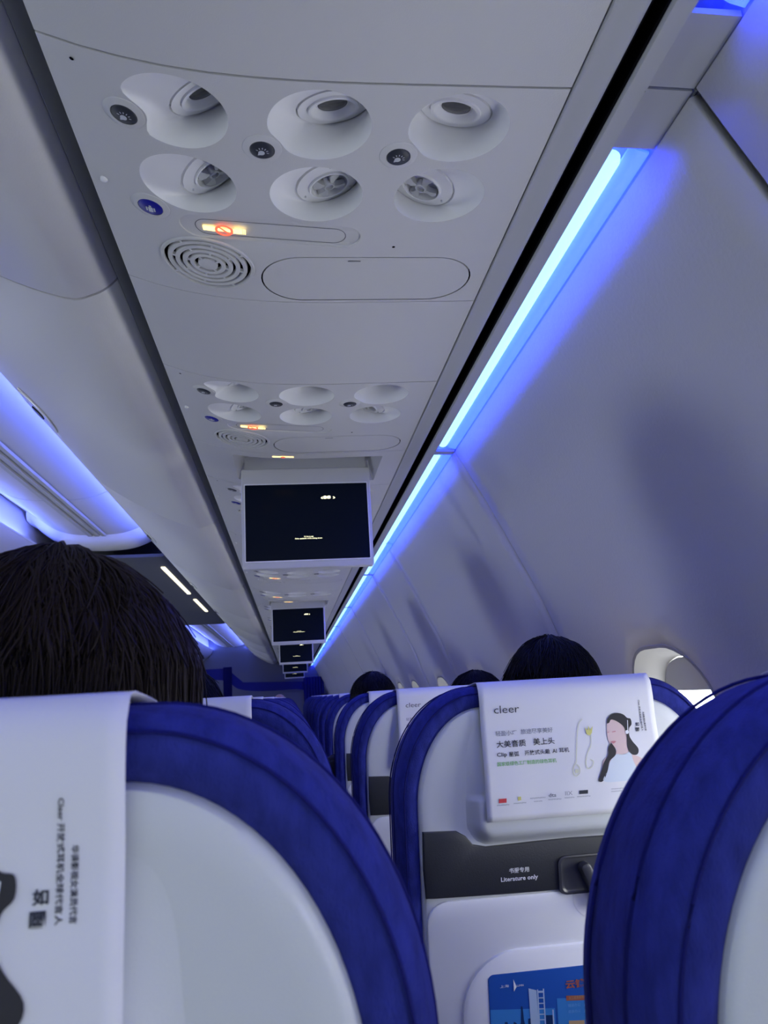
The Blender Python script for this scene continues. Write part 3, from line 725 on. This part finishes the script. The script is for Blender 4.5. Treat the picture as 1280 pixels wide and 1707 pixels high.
    for s in (-1, 1):
        bm = bmesh.new(); loft(bm, [[(s*.15+x, Yb+.05+y*1.6+(.36-z)*(-.1), z) for x, y in rrect(0, .10, .02, .03, .008, 3)] for z in (0, .36)], True, True); from_bm('leg', bm, M['trim'], root, 30)
    bm = bmesh.new(); loft(bm, [[(.268+x, Yb-.02+y, z) for x, y in rrect(0, .20, k, .20, .012, 4)] for k, z in ((.018, .58), (.020, .60), (.020, .615), (.016, .622))], True, True); box(bm, .252, .284, Yb+.04, Yb+.12, .32, .59); from_bm('armrest', bm, M['pocket'], root, 30)
    return root
XA, XBs, XC = .376, -.184, -.744
def cov_d(x):
    u = max(0, abs(x)-(HW-.112))
    return .150*(1-math.sqrt(max(0, 1-(u/.112)**2)))
CVW = .252
CVP = [(.13, .128), (.03, .121), (.004, .095), (-.0035, .07), (-.0040, .02), (-.002, -.002), (.007, -.0100), (.028, -.0148), (.058, -.0175), (.10, -.0250), (.15, -.0308), (.182, -.0325)]
CVS = smooth_line(CVP, 5)
def cover_pt(u, v, off=0.):
    """u across 0..1, v down the back 0..1"""
    x = (u-.5)*CVW*(1+.012*v); d = v*.182
    i = max(k for k in range(len(CVS)-1) if k == 25 or (k > 25 and CVS[k][0] <= d)); a, b = CVS[i], CVS[i+1]
    t = (d-a[0])/(b[0]-a[0]) if b[0] != a[0] else 0
    f = a[1]+(b[1]-a[1])*t
    return bk(x, d+.55*cov_d(x)*max(0, 1-v*3), f-.0008-off+cover_wave(u, v))
def cover_wave(u, v): return -.0022*max(0, v-.1)*(math.sin(u*9+2)*.5+math.sin(u*23+v*5)*.22+.75*0)
def make_cover():
    bm = bmesh.new(); nx = 30; rings = []
    front = CVS[:26]
    for d, f in front:
        row = []
        for i in range(nx+1):
            u = i/nx; x = (u-.5)*CVW; row.append(bk(x, d+.55*cov_d(x), f if f > .03 else f-.0008*(1-f/.03)))
        rings.append(row)
    for j in range(1, 25):
        v = j/24; rings.append([cover_pt(i/nx, v) for i in range(nx+1)])
    loft(bm, rings, close=False)
    o = from_bm('headrest_cover', bm, M['cloth'], None, 80)
    o.modifiers.new('thickness', 'SOLIDIFY').thickness = .0006; o.modifiers[0].offset = -1
    P = lambda u, v: cover_pt(u, v, .0007)
    Q = lambda u, v: cover_pt(u, v, .0010)
    Q2 = lambda u, v: cover_pt(u, v, .0013)
    def pc(X, Y):     # measured off the cloth: across and down, as fractions
        v = (Y-15)/905; return ((X-10-70*v)/(1195+15*v), v)
    def part(name, m, draw, parent=None):
        bm = bmesh.new(); draw(bm); return from_bm(name, bm, m, parent or o, None)
    def T(bm, s, X0, X1, Yc, H, bold=0.012):
        a, v = pc(X0, Yc); b, _ = pc(X1, Yc); add_text(bm, s, P, a, b, v, H/905, bold)
    part('printed_logo', M['ink'], lambda b: T(b, 'cleer', 118, 288, 190, 52, -.004))
    part('printed_tagline', M['inkgrey'], lambda b: (T(b, '轻盈小巧', 130, 272, 350, 34, .004), T(b, '旅途尽享美好', 300, 516, 347, 34, .004)))
    part('printed_headline', M['ink'], lambda b: (T(b, '大美音质', 135, 332, 421, 46), T(b, '美上头', 382, 526, 419, 46), T(b, 'Clip', 138, 205, 492, 34), T(b, '星弧', 218, 285, 490, 32), T(b, '开放式头戴', 322, 494, 488, 32), T(b, 'AI', 510, 540, 488, 26), T(b, '耳机', 556, 622, 486, 32)))
    part('printed_green_line', M['inkgreen'], lambda b: T(b, '国家级绿色工厂制造的绿色耳机', 140, 536, 550, 28))
    def vert(bm):
        for s, X, ya, yb, h in (('Cleer 开放式耳机全球代言人', 1116, 182, 395, 13), ('华语影视女演员代言', 1147, 265, 395, 13)):
            a, v0 = pc(X, ya); _, v1 = pc(X, yb); add_text(bm, s, P, v0, v1, a, h/1195, .02, True)
        for s, Y in (('如', 347), ('圆', 383)):
            a, v = pc(1088, Y); b, _ = pc(1114, Y); add_text(bm, s, P, a, b, v, 27/905, .03)
    part('printed_vertical_text', M['ink'], vert)
    C = lambda pts: [pc(*p) for p in pts]
    def poly(pts, mp=P): return lambda b: flat_poly(b, C(pts), mp)
    sm = lambda pts: smooth_line(list(pts)+[pts[0]], 4)[:-1]
    wo = part('printed_portrait', M['inkskin'], lambda b: (flat_poly(b, C(sm([(890, 320), (886, 380), (890, 430), (905, 470), (928, 492), (945, 500), (945, 530), (990, 540), (1030, 520), (1020, 420), (1000, 330), (940, 300)])), P), flat_poly(b, C(sm([(1040, 545), (1090, 560), (1140, 590), (1168, 620), (1170, 680), (1120, 700), (1080, 660), (1050, 600)])), P), flat_poly(b, C(sm([(945, 520), (890, 545), (850, 580), (850, 640), (900, 600), (960, 560)])), P)))
    part('printed_hair', M['inkhair'], lambda b: (flat_poly(b, C(sm([(888, 330), (895, 295), (925, 268), (965, 262), (1005, 275), (1032, 300), (1055, 308), (1060, 345), (1042, 370), (1040, 420), (1060, 460), (1098, 510), (1090, 548), (1050, 545), (1022, 500), (1020, 420), (1005, 360), (960, 320), (920, 305), (905, 325)])), Q), flat_poly(b, C(sm([(912, 460), (890, 490), (885, 540), (855, 590), (835, 650), (818, 705), (850, 705), (880, 640), (895, 580), (935, 545), (940, 505)])), Q)), wo)
    part('printed_dress', M['inkdress'], lambda b: flat_poly(b, C(sm([(945, 535), (990, 545), (1040, 530), (1060, 590), (1095, 700), (960, 718), (850, 708), (880, 640), (900, 580)])), Q), wo)
    part('printed_face', M['inkpink'], lambda b: (flat_poly(b, C(sm([(908, 452), (925, 448), (945, 452), (925, 465)])), Q2), flat_poly(b, C([(888, 388), (900, 384), (900, 389), (889, 392)]), Q2), flat_poly(b, C([(920, 386), (945, 382), (946, 388), (922, 391)]), Q2)), wo)
    part('printed_earpiece', M['wink'], lambda b: (flat_poly(b, C(circle(1025, 395, 13, 14)), Q2), flat_poly(b, C([(1030, 315), (1035, 315), (1034, 390), (1028, 390)]), Q2)), wo)
    def wire(pts, wd):
        def d(b):
            l = smooth_line(pts, 5); flat_poly(b, C(offset_poly(l, wd)+offset_poly(l, -wd)[::-1]), P)
        return d
    ea = part('printed_earphones', M['inkwire'], lambda b: (wire([(720, 288), (695, 320), (680, 400), (672, 500), (668, 570), (650, 600), (648, 640), (665, 662), (690, 645), (690, 610), (672, 585)], 2.6)(b), wire([(768, 350), (775, 400), (770, 470), (745, 520), (735, 580), (745, 618), (775, 608), (785, 575), (765, 560)], 2.6)(b), flat_poly(b, C(circle(672, 630, 14, 14)), P)))
    part('printed_clip', M['inkyellow'], lambda b: flat_poly(b, C([(735, 345), (752, 365), (760, 335), (768, 365), (790, 340), (782, 385), (765, 402), (745, 390)]), Q), ea)
    part('printed_red_badge', M['inkred'], lambda b: flat_poly(b, C([(152, 773), (202, 773), (202, 800), (152, 800)]), P))
    part('printed_yellow_badge', M['inkyellow'], lambda b: flat_poly(b, C([(275, 770), (297, 768), (300, 792), (278, 794)]), P))
    part('printed_black_badge', M['ink'], lambda b: flat_poly(b, C([(686, 758), (745, 758), (745, 782), (686, 782)]), P))
    def logos(b):
        T(b, 'dts', 482, 532, 775, 24, .02); T(b, 'IIX', 592, 640, 770, 26, -.01)
        for X0, X1, Y in ((140, 220, 814), (250, 332, 810), (360, 460, 786), (385, 440, 808), (480, 565, 803), (588, 652, 799), (672, 760, 798), (902, 990, 764), (902, 975, 780)):
            T(b, '·····' if X1-X0 > 300 else 'nnunnumu', X0, X1, Y, 7, 0)
    part('printed_small_logos', M['inkgrey'], logos)
    def ring(b):
        n = 36; c1 = circle(1058, 767, 52, n); c2 = circle(1058, 767, 44, n); va = [b.verts.new(P(*pc(*p))) for p in c1]; vb = [b.verts.new(P(*pc(*p))) for p in c2]
        for i in range(n): b.faces.new((va[i], va[(i+1) % n], vb[(i+1) % n], vb[i]))
        flat_poly(b, C(circle(1098, 725, 9, 12)), P)
    part('printed_seal', M['inkteal'], ring)
    return o
seat = make_seat(); cover = make_cover()
bpy.context.view_layer.update()
rows = {'window': (XA, 0.325, 14), 'middle': (XBs, .318, 11), 'aisle': (XC, .320, 11)}
first = True
for colname, (x, ya, n) in rows.items():
    for k in range(n):
        s = seat if first else copy_tree(seat); c = cover if first else copy_tree(cover); first = False
        y = ya+PITCH*k
        dx = {('window', 0): .006, ('middle', 0): .0}.get((colname, k), 0)
        s.location = (x+dx, y, 0); c.location = (x+dx+{('window', 1): .006, ('middle', 0): -.004, ('middle', 1): .004}.get((colname, k), -.004*(k % 3)), y, .0012)
        tag(s, 'blue fabric %s seat with grey shell back, %s row ahead of the camera' % (colname, ORD[k]), 'airplane seat', 'seats in the %s column' % colname)
        tag(c, 'white printed headrest cover over the %s seat of the %s row' % (colname, ORD[k]), 'headrest cover', 'headrest covers in the %s column' % colname)
        if colname == 'window' and k == 1: A2 = s
# advertising placard on the tray of the second window seat
def ad():
    bmx = lambda: bmesh.new()
    x0, x1, d0, d1 = -.128, .128, .3795, .56
    mp3 = lambda u, v, f: bk(u, v, f)
    def q(X, Y):      # measured off the placard
        return (x0+(X-125)*.0001735, d0+(Y-150+.075*(X-125)-0)*.0001735)
    b = bmx(); plate(b, rrect((x0+x1)/2, (d0+d1)/2, (x1-x0)/2, (d1-d0)/2, .008, 5), mp3, -.018, -.0195, .0003); card = from_bm('advert_placard', b, M['adblue'], A2, 30)
    F = lambda f: (lambda u, v: bk(u, v, f))
    def part(n, m, polys, f=-.0198):
        b = bmx()
        for p in polys: flat_poly(b, [q(*t) for t in p], F(f))
        return from_bm(n, b, m, card, None)
    R4 = lambda a, b, c, d: [(a, b), (c, b), (c, d), (a, d)]
    part('printed_sky', M['adsky'], [R4(130, 400, 640, 570), R4(660, 330, 1500, 560)])
    part('printed_sea', M['adsea'], [R4(130, 585, 640, 1100)])
    part('printed_skyline', M['addark'], [[(130, 585), (130, 530), (160, 500), (180, 530), (230, 530), (240, 490), (260, 490), (270, 540), (300, 530), (310, 490), (330, 500), (340, 530), (365, 500), (372, 380), (384, 380), (390, 480), (400, 530), (420, 520), (425, 470), (445, 470), (445, 580)], R4(565, 450, 620, 1000), R4(485, 570, 520, 1000)], -.0200)
    part('printed_tower', M['adpale'], [[(438, 250), (500, 265), (520, 1000), (450, 1000)], R4(505, 260, 515, 560), R4(552, 255, 562, 1000), R4(515, 270, 552, 285), R4(618, 410, 628, 1000)]+[R4(514, 318+40*i, 553, 326+40*i) for i in range(6)], -.0202)
    part('printed_tower_core', M['adgrey'], [R4(520, 555, 562, 1000)], -.0204)
    part('printed_bridge', M['adpale'], [[(130, 585), (200, 560), (280, 545), (360, 560), (445, 560), (445, 566), (360, 568), (280, 553), (200, 570), (130, 595)]], -.0204)
    b = bmx()
    def T(s, X0, X1, Yc, H, bold=.02):
        a, v = q(X0, Yc); c2, _ = q(X1, Yc); add_text(b, s, F(-.0206), a, c2, v, H*.0001735, bold)
    T('壹号', 925, 1085, 225, 75, .03); T('上海', 215, 285, 232, 20, .0); flat_poly(b, [q(*t) for t in ((322, 180), (345, 235), (322, 270))], F(-.0206)); T('LUMIN', 348, 400, 228, 14, 0)
    from_bm('printed_title', b, M['wink'], card, None)
    b = bmx(); T('云锦', 735, 888, 230, 65, .03); flat_poly(b, [q(*t) for t in R4(735, 312, 1010, 348)], F(-.0202)); from_bm('printed_rust_title', b, M['adred'], card, None)
    b = bmx(); flat_poly(b, [q(*t) for t in R4(745, 495, 870, 540)], F(-.0202)); flat_poly(b, [q(*t) for t in R4(880, 490, 1500, 530)], F(-.0202)); T('滨江超高层地标商务写字楼', 752, 1000, 330, 26, 0); from_bm('printed_gold_line', b, M['adgold'], card, None)
    b = bmx()
    for Y, sgs in ((385, ((745, 845), (870, 1060))), (430, ((745, 845), (870, 1060))), (565, ((745, 870), (895, 1040))), (610, ((745, 850), (880, 960), (985, 1050))), (655, ((745, 1000), (1025, 1060))), (700, ((745, 850), (880, 960), (985, 1100)))):
        for a, c2 in sgs: T('高端配套服务' if c2-a > 130 else '精装办公', a, c2, Y-.02*(a-745), 24, 0)
    from_bm('printed_lines', b, M['adtext'], card, None)
    part('printed_disc', M['adpale'], [circle(325, 770, 70, 24)], -.0206)
ad()

# ================================================================== PEOPLE
def ell(bm, c, r, n=20, m=14, rotm=None):
    rings = []
    for j in range(1, m):
        t = math.pi*j/m; rr = []
        for i in range(n):
            a = 2*math.pi*i/n; p = Vector((r[0]*math.sin(t)*math.cos(a), r[1]*math.sin(t)*math.sin(a), r[2]*math.cos(t)))
            if rotm: p = rotm @ p
            rr.append(tuple(Vector(c)+p))
        rings.append(rr)
    loft(bm, rings, True, True)
def limb(bm, pts, rad):
    for i in range(len(pts)-1):
        a, b = Vector(pts[i]), Vector(pts[i+1]); k = max(2, int((b-a).length/max(.012, min(rad[i], rad[i+1])*.6)))
        tube_path(bm, [a.lerp(b, t/k) for t in range(k+1)], [rad[i]+(rad[i+1]-rad[i])*t/k for t in range(k+1)], 12)
    for p, r in zip(pts, rad): ell(bm, p, (r, r, r), 12, 8)
def remeshed(name, bm, voxel, smooth_it=6):
    me = bpy.data.meshes.new(name); bmesh.ops.recalc_face_normals(bm, faces=bm.faces); bm.to_mesh(me); bm.free()
    o = bpy.data.objects.new(name, me); COL.objects.link(o)
    md = o.modifiers.new('r', 'REMESH'); md.mode = 'VOXEL'; md.voxel_size = voxel
    s = o.modifiers.new('s', 'SMOOTH'); s.iterations = smooth_it; s.factor = .5
    dg = bpy.context.evaluated_depsgraph_get(); dg.update(); nm = bpy.data.meshes.new_from_object(o.evaluated_get(dg))
    bpy.data.objects.remove(o); bpy.data.meshes.remove(me); return nm
# person's own frame: origin at the middle of the head, facing +y, seated
def body_mesh(fl=-1.10):
    bm = bmesh.new()
    ell(bm, (0, 0, .02), (.074, .092, .095)); ell(bm, (0, .022, -.045), (.060, .070, .075))      # skull, jaw
    ell(bm, (0, .048, -.085), (.034, .036, .028)); ell(bm, (0, .098, -.020), (.011, .018, .020)); ell(bm, (0, .088, .004), (.008, .014, .026)) # chin, nose
    for s in (-1, 1):
        ell(bm, (s*.076, -.004, -.012), (.008, .020, .031)); ell(bm, (s*.036, .070, -.030), (.02, .02, .018))
        ell(bm, (s*.03, .080, .022), (.02, .013, .008))
    ell(bm, (0, .086, -.058), (.024, .012, .006)); ell(bm, (0, .084, -.067), (.021, .012, .006))
    limb(bm, [(0, -.012, -.07), (0, -.03, -.17)], [.052, .058])
    limb(bm, [(-.14, -.01, -.205), (0, -.025, -.18), (.14, -.01, -.205)], [.052, .07, .052])
    for z, rx, ry, y in ((-.24, .158, .090, .02), (-.32, .165, .10, .05), (-.42, .150, .095, .075), (-.52, .150, .10, .09), (-.60, .165, .105, .10)): ell(bm, (0, y, z), (rx, ry, .085))
    for s in (-1, 1):
        limb(bm, [(s*.150, -.01, -.215), (s*.170, .06, -.46), (s*.12, .24, -.56)], [.050, .042, .027])
        limb(bm, [(s*.09, .10, -.63), (s*.11, .45, -.60), (s*.11, .44, fl+.07)], [.080, .060, .042])
        limb(bm, [(s*.11, .43, fl+.045), (s*.115, .57, fl+.032)], [.040, .032])
        ell(bm, (s*.105, .285, -.565), (.036, .046, .016))
        for q in range(4):
            fx = s*(.080+.017*q); ln = (.030, .036, .034, .026)[q]
            limb(bm, [(fx, .315, -.563), (fx-.002*s, .315+ln, -.568), (fx-.002*s, .315+ln*1.5, -.588)], [.0078, .0074, .0066])
        limb(bm, [(s*.075, .275, -.56), (s*.055, .305, -.562), (s*.052, .328, -.575)], [.010, .009, .0075])
    return remeshed('body', bm, .0075)
def shirt_mesh():
    bm = bmesh.new(); limb(bm, [(-.145, -.01, -.205), (0, -.025, -.18), (.145, -.01, -.205)], [.060, .078, .060])
    for z, rx, ry, y in ((-.24, .166, .100, .02), (-.32, .176, .11, .05), (-.42, .162, .105, .075), (-.52, .160, .11, .09), (-.62, .178, .115, .10)): ell(bm, (0, y, z), (rx, ry, .085))
    for s in (-1, 1): limb(bm, [(s*.150, -.01, -.215), (s*.170, .06, -.46), (s*.145, .17, -.525)], [.060, .053, .040])
    return remeshed('shirt', bm, .012)
def trouser_mesh():
    bm = bmesh.new()
    ell(bm, (0, .10, -.64), (.178, .115, .07))
    for s in (-1, 1): limb(bm, [(s*.09, .10, -.63), (s*.11, .45, -.60), (s*.11, .44, -.96)], [.090, .070, .056])
    return remeshed('trousers', bm, .014)
SHIRT, TROUS = shirt_mesh(), trouser_mesh()
def hair_mesh(style, n=1500, seed=1):
    rnd = random.Random(seed); bm = bmesh.new()
    R0 = Vector((.083, .101, .104)); c = Vector((0, -.004, .022))
    low = {'short': -.10, 'bob': -.15, 'long': -.20, 'bald': 0}[style]
    def surf(az, t, k):
        """az round the head (0 = back), t from crown 0 down to the hem 1"""
        face = max(0, math.cos(az-math.pi))          # 1 towards the face
        zend = low+(.105-low)*min(1, max(0, (face-.15)/.5))**.8
        ph = min(t, 1)*(math.acos(max(-1, min(1, (max(zend, -.02)-c.z)/R0.z))) if zend > -.02 else math.pi*.60)
        if zend <= -.02 and t > .68:                    # hair that hangs below the skull
            ph = math.pi*.60*.68; tt = (t-.68)/.32
            p0 = Vector((R0.x*math.sin(ph)*math.sin(az), -R0.y*math.sin(ph)*math.cos(az), R0.z*math.cos(ph)))
            p = Vector((p0.x*(1-.12*tt*(1 if style == 'short' else .0)), p0.y*(1-.20*tt*(1 if style == 'short' else .1)), p0.z+(low-c.z-p0.z)*tt))
        else:
            if zend <= -.02: ph = math.pi*.60*t
            p = Vector((R0.x*math.sin(ph)*math.sin(az), -R0.y*math.sin(ph)*math.cos(az), R0.z*math.cos(ph)))
        nz = noise.noise(Vector((math.cos(az)*1.6, math.sin(az)*1.6+t*2, seed*3.1)))*.05
        return c+p*(k+nz)
    na, nt = 56, 22; rings = []
    for j in range(nt+1):
        t = .02+.98*j/nt; rings.append([tuple(surf(2*math.pi*i/na, t, 1-.03*(j == nt))) for i in range(na)])
    loft(bm, rings, True, False)
    for _ in range(n):
        az = rnd.uniform(0, 2*math.pi); t0 = rnd.uniform(0, .6)**1.2; t1 = min(1.04, t0+rnd.uniform(.3, .6)); k = rnd.uniform(.985, 1.035); sw = rnd.uniform(-.4, .4); ph = rnd.uniform(0, 6)
        fly = rnd.random() < .05; pts = []
        for q in range(8):
            s = q/7; t = t0+(t1-t0)*s; pts.append(surf(az+sw*s+.05*math.sin(ph+5*s), t, k+(.06*s*s if fly else 0)+.014*math.sin(ph+4*s)+.03*noise.noise(Vector((az*3, t*5, seed)))))
        w_ = rnd.uniform(.0005, .0012); tube_path(bm, pts, [w_*(1-.7*abs(q/7-.3)) for q in range(8)], 3, False)
    me = bpy.data.meshes.new('hair'); bmesh.ops.recalc_face_normals(bm, faces=bm.faces); bm.to_mesh(me); bm.free(); return me
HAIR = {}
def person(x, y, ztop, label, style, hm, shirt, yaw=0, tiltx=0, seed=1, n=900, k=1.0, hs=1.0):
    root = empty('person', (x, y, E+ztop-.128*k))
    tag(root, label, 'person', 'seated passengers'); root.rotation_euler = (0, 0, yaw); root.scale = (k, k, k)
    b = link('body', body_mesh(-(E+ztop-.128*k)/k), M['skin'], root, 180)
    s = link('shirt', SHIRT if shirt == 'shirt' else SHIRT.copy(), None, root, 180)
    if not s.data.materials: s.data.materials.append(M[shirt])
    t = link('trousers', TROUS, None, root, 180)
    if not TROUS.materials: TROUS.materials.append(M['shirt'])
    for sg in (-1, 1):
        bm = bmesh.new(); ell(bm, (sg*.030, .0765, .004), (.012, .012, .009), 12, 8); from_bm('eye', bm, M['eye'], b, 180)
    if style != 'bald': link('hair', hair_mesh(style, n, seed), M[hm], root, 180).scale = (hs, hs, hs)
    return root
person(-.161, .562, .093, 'person with dark brown wavy hair in the near middle seat, largest head in view', 'bob', 'hair2', 'shirt', .15, seed=3, n=6000, k=1.04, hs=1.11)
person(.452, 1.335, .074, 'person with black hair behind the window headrest cover printed cleer', 'short', 'hair', 'shirt', -.1, seed=5, n=1500, hs=1.04)
person(.490, 2.09, .042, 'person with dark hair, only the crown showing beside the second black haired head', 'short', 'hair', 'shirt2', .2, seed=8, n=900)
person(.292, 2.86, .074, 'person with long black hair leaning towards the gap in the fourth row', 'long', 'hair', 'shirt2', .1, seed=11, n=900)
person(-.190, 1.33, .064, 'person with dark hair half hidden behind the large brown haired head', 'bob', 'hair', 'shirt', -.2, seed=13, n=900)
person(.33, 8.05, .022, 'person with dark hair far ahead by the right wall', 'short', 'hair', 'shirt', 0, seed=17, n=200)
person(-.14, 9.0, .06, 'person with shaven head far ahead in front of the grey partition', 'bald', 'hair', 'shirt', 0, seed=19)

# ================================================================== FRONT END OF THE CABIN
for k_, (xx, zt) in enumerate(((-.74, .16), (-.75, .15), (-.73, .165), (-.75, .15), (-.74, .16), (-.75, .15), (-.74, .155))):  # unseen aisle passengers added so their heads cast shadows on the right wall
    person(xx, .565+PITCH*k_, zt, 'unseen person with dark hair, added in the aisle seat of the %s row to shade the side wall' % ORD[k_], 'short', 'hair', 'shirt', 0, seed=30+k_, n=150)
YB = 14.9
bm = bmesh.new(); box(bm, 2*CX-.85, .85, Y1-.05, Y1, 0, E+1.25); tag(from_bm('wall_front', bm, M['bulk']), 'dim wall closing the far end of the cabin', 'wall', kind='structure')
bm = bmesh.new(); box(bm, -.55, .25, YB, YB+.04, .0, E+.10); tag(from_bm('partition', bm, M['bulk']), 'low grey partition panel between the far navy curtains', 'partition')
bm = bmesh.new(); hd = []
top = [(-1.95, .85), (.44, .59)]
lowl = smooth_line([(-1.9, .42), (-1.25, .38), (-1.0, .22), (-.7, .16), (-.3, .145), (.1, .15), (.3, .10)], 6)
loop = lowl+[(.45, .10), (.44, .58), (.30, .58), (-.2, .60), (-.8, .90), (-1.9, .95)]
loop = lowl+[(.3, .28), (-.2, .30), (-.9, .33), (-1.2, .60), (-1.9, .60)]
vs0 = [(x, YB-.03, z+E) for x, z in loop]
bmf = bmesh.new(); flat_poly(bmf, loop, lambda u, v: (u, YB-.03, v+E)); r = bmesh.ops.extrude_face_region(bmf, geom=bmf.faces[:]); bmesh.ops.translate(bmf, verts=[v for v in r['geom'] if isinstance(v, bmesh.types.BMVert)], vec=(0, .02, 0))
tag(from_bm('curtain_header', bmf, M['curtain'], None, 30), 'navy curtain header sweeping across the far end of the aisle', 'curtain')
def curtain(x0, x1, z0, z1, lb):
    bm = bmesh.new(); n = 40; fr = [(x0+(x1-x0)*i/n, YB-.06+.02*math.sin(i*1.1)) for i in range(n+1)]; bkk = [(x, y+.012) for x, y in fr[::-1]]
    loft(bm, [[(x, y, z) for x, y in fr+bkk] for z in (z0, z1)], True, True); return tag(from_bm('curtain', bm, M['curtain'], None, 60), lb, 'curtain')
curtain(.22, .60, .02, E+.36, 'gathered navy curtain by the right wall at the far end')
curtain(-1.26, -1.10, .02, E+.62, 'narrow navy curtain hanging left of the aisle at the far end')
